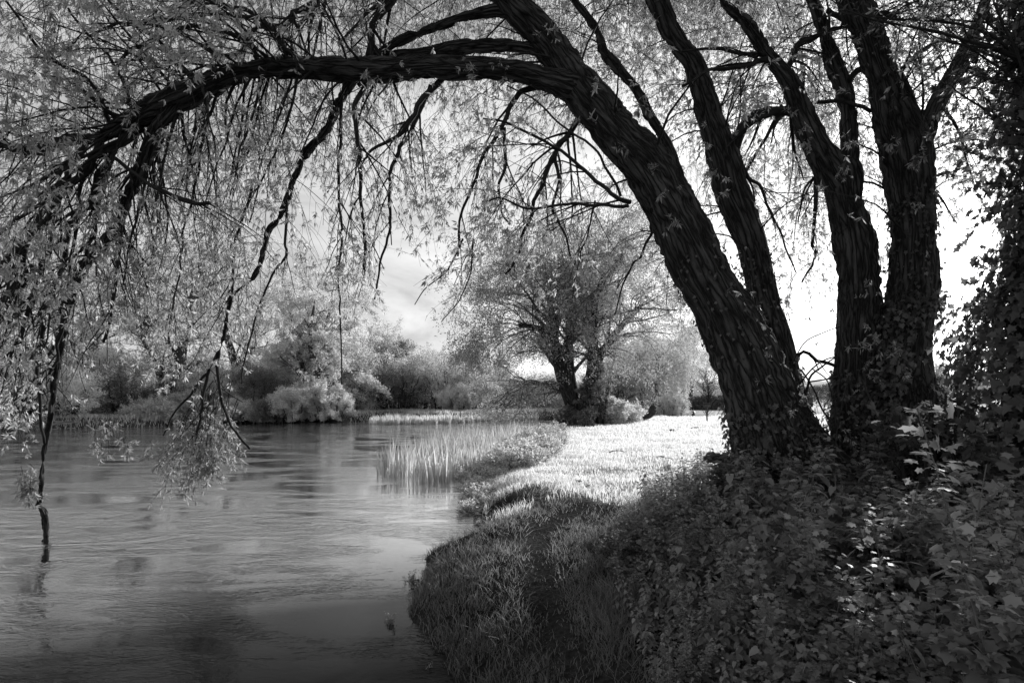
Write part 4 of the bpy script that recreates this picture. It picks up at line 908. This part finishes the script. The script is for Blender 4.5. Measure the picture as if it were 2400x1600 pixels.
for k, (px, Y, R, H, leaf, lab) in enumerate([
  (860,57,3.4,4.2,'far_dark','darkest bush in the shade at the river bend'),(930,58,3.6,4.8,'far_dark','dark rounded bush left of the soft grey ones'),(985,60,3.8,5.4,'far_mid','tall soft grey bush at the river bend'),
  (1050,58,3.4,4.6,'far_mid','soft grey bush right of the tall one'),(1110,56,3,3.4,'far_mid','mid grey bush behind the far reeds'),(1150,60,3.2,4.4,'far_mid','bush half hidden by the lawn willow crown'),
  (1080,54,2,2.,'far_pale','small pale bush just behind the far reeds'),(1210,62,3,3.2,'far_mid','bush seen below the crown of the lawn willow'),(1270,63,3,2.8,'far_mid','bush left of the lawn willow trunk'),(1330,66,3.2,3.6,'far_mid','bush behind the lawn willow trunk')]):
    bush(px, Y, R, H, leaf, lab, 10000)
for k, (px, Y, R_, H, leaf) in enumerate([(100,46,3.4,4.6,'far_mid'),(240,48,3.2,5.2,'far_pale'),(340,51,3.6,4.2,'far_mid'),(455,52,3.2,5.4,'far_pale'),(540,53,3,4,'far_mid'),(640,54,3.4,5.2,'far_pale'),(820,54,2.6,3.6,'far_mid')]):
    bush(px, Y, R_, H, leaf, ['tall bush behind the fallen branches and pale bush','pale feathery bush rising left of the grass strip','broad grey bush filling the gap above the grass strip','tall pale bush above the right end of the grass strip','grey bush between the slim willow and the dark bush','tall pale bush behind the bright overhanging shrub','mid grey bush in the shade right of the rounded willow'][k], 11000)
# the willow on the lawn
tree('willow_tree', G(1380, 33.5), 8.7, 11.2, 'broad grey willow with forked dark trunk standing on the lawn by the river', 'lawn_leaf', 'far_bark', tbark='bark', nleaf=150000, stems=5, trunk_h=.28, fork=.15, n1=60, n2=520, n3=3800, droop=.9, up=.5, rt=.4, size=(.07, .14), spread=.17, stempx=[[(1358,1003,54),(1345,950,40),(1318,880,30),(1302,800,24),(1296,730,16),(1300,670,8)],[(1364,1003,50),(1376,940,40),(1388,860,30),(1385,780,22),(1392,700,14),(1410,650,8)],[(1350,960,30),(1338,880,24),(1336,800,20),(1340,720,14),(1350,660,8)],[(1385,880,22),(1415,820,18),(1455,765,14),(1500,720,8)],[(1300,800,18),(1305,740,15),(1300,690,12),(1310,640,7)],[(1306,820,18),(1280,785,14),(1250,768,11),(1215,765,7)]])
bush(1400, 32.8, 1.0, 3.4, 'far_dark', 'ivy-like dark growth wrapped round the foot of the lawn willow', 5000, name='ivy_growth')
bush(1335, 33, .75, .9, 'far_dark', 'low dark bush left of the foot of the lawn willow', 5000)
bush(1375, 31.5, .45, .9, 'far_dark', 'small dark shrub in front of the lawn willow trunk', 3500)
bush(1420, 34.5, 1.2, 1.15, 'far_mid', 'bramble mound to the right of the lawn willow', 6000, name='bramble_bush')
bush(1450, 35.5, 1.2, .9, 'far_mid', 'lower bramble mound trailing onto the lawn', 5000, name='bramble_bush')
bush(1478, 50, 1.7, 2.4, 'far_pale', 'pale feathery round shrub at the back of the lawn', 7000)
# right back
tree('weeping_willow', G(1545, 62), 9.5, 8.5, 'small weeping willow with pale hanging curtains behind the lawn', 'far_pale', weep=3.2, nleaf=30000, stems=1, rt=.3, trunk_h=.4, droop=.3)
tree('hawthorn_tree', G(1455, 58), 8, 7, 'dense grey tree right behind the lawn willow', 'far_mid', nleaf=20000, stems=3)
tree('hawthorn_tree', G(1500, 66), 7, 7, 'darker bushy tree left of the small weeping willow', 'far_dark', nleaf=16000, stems=3, trunk_h=.1)
bush(1575, 60, 2.2, 3.2, 'far_pale', 'pale bush at the right foot of the weeping willow', 8000)
tree('bare_tree', G(1657, 60), 6.8, 5., 'young bare tree with fanned dark branches behind the signboard', bark='twig', bare=True, stems=1, rt=.13, trunk_h=.3, n1=46, n2=260, n3=900, droop=0., up=.7)
tree('ash_tree', G(1610, 85), 13, 9, 'tall pale tree behind the young bare one', 'far_pale', nleaf=18000, stems=2, size=(.14, .26))
tree('ash_tree', G(1720, 95), 12, 11, 'pale tree in the distance hidden partly by the leaning trunk', 'far_pale', nleaf=16000, stems=2, size=(.16, .28))
for k, (px, Y, lab) in enumerate([(2140,120,'small distant tree seen between the two right trunks'),(2200,110,'distant round tree left of the ivy-covered tree'),(2290,130,'distant tree behind the ivy-covered one')]):
    tree('ash_tree', G(px, Y), 7, 8, lab, 'far_mid', nleaf=7000, stems=2, size=(.2, .35))
def hedge(x0, x1, Y, H, lab, n, leaf='hedge'):
    lf = MB(); a = np.array(G(x0, Y)); b = np.array(G(x1, Y)); t = RS.rand(n)[:, None]; Hh = H*(.8+.4*fbm(np.c_[t*14, t*0, t*0], 2))
    c = a+(b-a)*t+np.c_[RS.normal(size=n)*.1, RS.normal(size=n)*.7, RS.rand(n)**.7*Hh]
    clusters(lf, c, rnd(n), 1, (.15, .3), (.5, .8), LEAF4); tag(lf.build('hedge', M[leaf]), lab, 'hedge')
hedge(1585, 1720, 72, 1.7, 'clipped dark hedge behind the young bare tree', 16000)
hedge(1450, 1560, 74, 2.6, 'shadowy hedge below the weeping willow', 14000)
hedge(1860, 2010, 120, 4.2, 'distant dark hedge seen through the gap between the trunks', 16000)
hedge(2130, 2330, 140, 4.5, 'distant pale hedge right of the last willow trunk', 12000, 'far_mid')

# ------------------------------------------------------------------ things on the lawn
def box(mb, c, s, rz=0, bev=.0):
    x, y, z = s; v = np.array([(i*x/2, j*y/2, k*z/2) for i in (-1, 1) for j in (-1, 1) for k in (-1, 1)])
    R_ = np.array([[math.cos(rz), -math.sin(rz), 0], [math.sin(rz), math.cos(rz), 0], [0, 0, 1]])
    mb.add(v@R_.T+np.array(c), [[(0, 1, 3, 2), (4, 6, 7, 5), (0, 4, 5, 1), (2, 3, 7, 6), (0, 2, 6, 4), (1, 5, 7, 3)]])
def signboard(px, Y, h, bw_, bh, lab, name='signboard', cat='sign'):
    g = G(px, Y); e = empty(name, g, lab, cat)
    m = MB(); tube(m, [(g[0], g[1], g[2]-.1), (g[0], g[1], g[2]+h*.5), (g[0], g[1], g[2]+h)], [.05]*3, 10); m.build('post', M['dark_metal'], e)
    m = MB(); box(m, (g[0], g[1]-.06, g[2]+h-bh/2), (bw_, .05, bh)); m.build('board', M['dark_metal'], e)
    m = MB(); box(m, (g[0], g[1]-.06, g[2]+h+.02), (bw_+.06, .08, .04)); m.build('cap', M['dark_metal'], e); return e
signboard(1657, 38, 1.28, .50, .26, 'dark signboard on a thin post standing on the sunlit lawn')
signboard(1899, 52, 1.65, .42, .85, 'tall dark board on a post seen in the gap between the trunks')
signboard(1915, 58, 1.3, .4, .55, 'smaller dark board right of the tall one in the trunk gap')
# swing frame
g = G(1935, 62); e = empty('swing_frame', g, 'white tubular swing frame beyond the boards in the trunk gap', 'playground swing')
for dx in (-1.0, 1.0):
    m = MB(); a = np.array(g)+np.array([dx, 0, 0]); tube(m, catmull([a+np.array([0, -.7, 0]), a+np.array([0, -.35, 1.3]), a+np.array([0, 0, 2.3]), a+np.array([0, .35, 1.3]), a+np.array([0, .7, 0])], 20), np.full(20, .04), 8); m.build('leg', M['white_metal'], e)
m = MB(); tube(m, [np.array(g)+np.array([-1, 0, 2.3]), np.array(g)+np.array([0, 0, 2.3]), np.array(g)+np.array([1, 0, 2.3])], [.045]*3, 8); m.build('top_bar', M['white_metal'], e)
for dx in (-.3, .4):
    m = MB(); a = np.array(g)+np.array([dx, 0, .5]); box(m, a, (.42, .18, .04)); s_ = m.build('seat', M['dark_metal'], e)
    for sx_ in (-.18, .18):
        m = MB(); tube(m, [a+np.array([sx_, 0, 0]), a+np.array([sx_, 0, .9]), a+np.array([sx_, 0, 1.8])], [.012]*3, 5); m.build('chain', M['dark_metal'], e)
# fence in the gap
e = empty('rail_fence', G(1930, 56), 'low rail fence behind the boards in the trunk gap', 'fence')
for k in range(9):
    g = G(1885+k*14, 56); m = MB(); box(m, (g[0], g[1], g[2]+.45), (.08, .08, 1.1)); m.build('post', M['dark_metal'], e)
for zz in (.45, .85):
    a = np.array(G(1885, 56)); b = np.array(G(1997, 56)); m = MB(); tube(m, [a+[0, -.06, zz], (a+b)/2+[0, -.06, zz], b+[0, -.06, zz]], [.03]*3, 6); m.build('rail', M['white_metal'], e)
# bollards, stump, molehills, sticks
g = G(1589, 44); m = MB(); tube(m, [(g[0], g[1], g[2]-.1), (g[0], g[1], g[2]+.3), (g[0], g[1], g[2]+.42)], [.07, .06, .05], 10); tag(m.build('marker_post', plain('weathered_wood', .25)), 'small pale marker post on the lawn before the weeping willow', 'post')
g = G(1622, 62); m = MB(); tube(m, [(g[0], g[1], g[2]-.1), (g[0], g[1], g[2]+.35), (g[0], g[1], g[2]+.75)], [.3, .34, .3], 12); tag(m.build('litter_bin', M['dark_metal']), 'dark round bin in front of the hedge left of the signboard', 'bin')
g = G(1522, 40); m = MB(); q = catmull([(g[0]-.75, g[1], g[2]-.05), (g[0]-.3, g[1], g[2]+.18), (g[0]+.1, g[1], g[2]+.5), (g[0]+.32, g[1], g[2]+.85), (g[0]+.45, g[1]-.05, g[2]+.8)], 24); tube(m, q, np.interp(np.arange(24), [0, 8, 16, 23], [.1, .26, .32, .14]), 16, .02, seed=44); tag(m.build('tree_stump', M['bark'], smooth=True, attr=True), 'dark leaning stump at the back edge of the lawn', 'stump')
def mound(px, py, R, H, lab):
    Y = EYE*F/(py-HZ); g = G(px, Y); m = MB(); nr, na = 7, 22
    V = [(g[0], g[1], g[2]+H)]
    for i in range(1, nr+1):
        for j in range(na):
            a = j/na*2*math.pi; r_ = R*i/nr*(1+.25*(float(fbm(np.array([[math.cos(a)*2+px, math.sin(a)*2, i*.2]]))[0])-.5)); zz = H*math.cos(i/nr*1.57)**1.1+(float(fbm(np.array([[r_*9+px, a*3, 1.]]))[0])-.5)*H*.6*(i < nr)
            V.append((g[0]+math.cos(a)*r_*1.2, g[1]+math.sin(a)*r_, g[2]+zz-(.03 if i == nr else 0)))
    tr = [(0, 1+j, 1+(j+1) % na) for j in range(na)]; qd = [(1+(i-1)*na+j, 1+i*na+j, 1+i*na+(j+1) % na, 1+(i-1)*na+(j+1) % na) for i in range(1, nr) for j in range(na)]
    m.add(V, [tr, qd]); tag(m.build('molehill', M['soil']), lab, 'molehill')
mound(1575, 1011, .24, .13, 'dark compact molehill on the bright lawn, leftmost of three')
mound(1632, 1004, .4, .13, 'wide flat molehill in the middle of the three on the lawn')
mound(1672, 1007, .2, .07, 'faint small molehill nearest the leaning trunk')
def stick(px, py, pts, r, lab, Yh=0):
    Y = EYE*F/(py-HZ); g = np.array(G(px, Y))+[0, 0, .04]; m = MB(); q = catmull([g+np.array(p_) for p_ in pts], 16); tube(m, q, np.linspace(r, r*.4, 16), 7); tag(m.build('stick', M['bark'], smooth=True, attr=True), lab, 'stick')
stick(1443, 1064, [(-.25, -.05, 0), (-.1, 0, .06), (.1, .03, .07), (.28, 0, .03)], .02, 'curved fallen stick lying on the sunlit lawn')
stick(1290, 1530, [(-.12, 0, 0), (0, .03, .05), (.16, .08, .03), (.3, .03, .01)], .006, 'thin curved twig on the dark grass near the camera')
# tall weed sticking up against the lawn
o = place(protoN[1], 2.2, 8.9, 0, 1., .75, 'nettle top standing alone against the bright lawn')
# fallen branches at the left bank
e = empty('fallen_branches', G(120, 37), 'tangle of bleached fallen branches at the water edge of the far bank', 'fallen branches')
for k in range(13):
    px = 60+RS.rand()*150; a = P(px, 985+RS.rand()*22, 36.5); d = np.array([RS.uniform(-3, 3), RS.uniform(-1.5, .5), RS.uniform(-.5, .6)])
    m = MB(); tube(m, catmull([a, a+d*.5+rnd(1, .15)[0], a+d], 12), np.linspace(.06, .02, 12), 6); m.build('branch', M['pale_bark'], e, attr=True)
for o in list(protoN)+list(protoP)+list(protoH):
    if o.get('label') == 'x': bpy.data.objects.remove(o)
print('objects', len(bpy.data.objects))
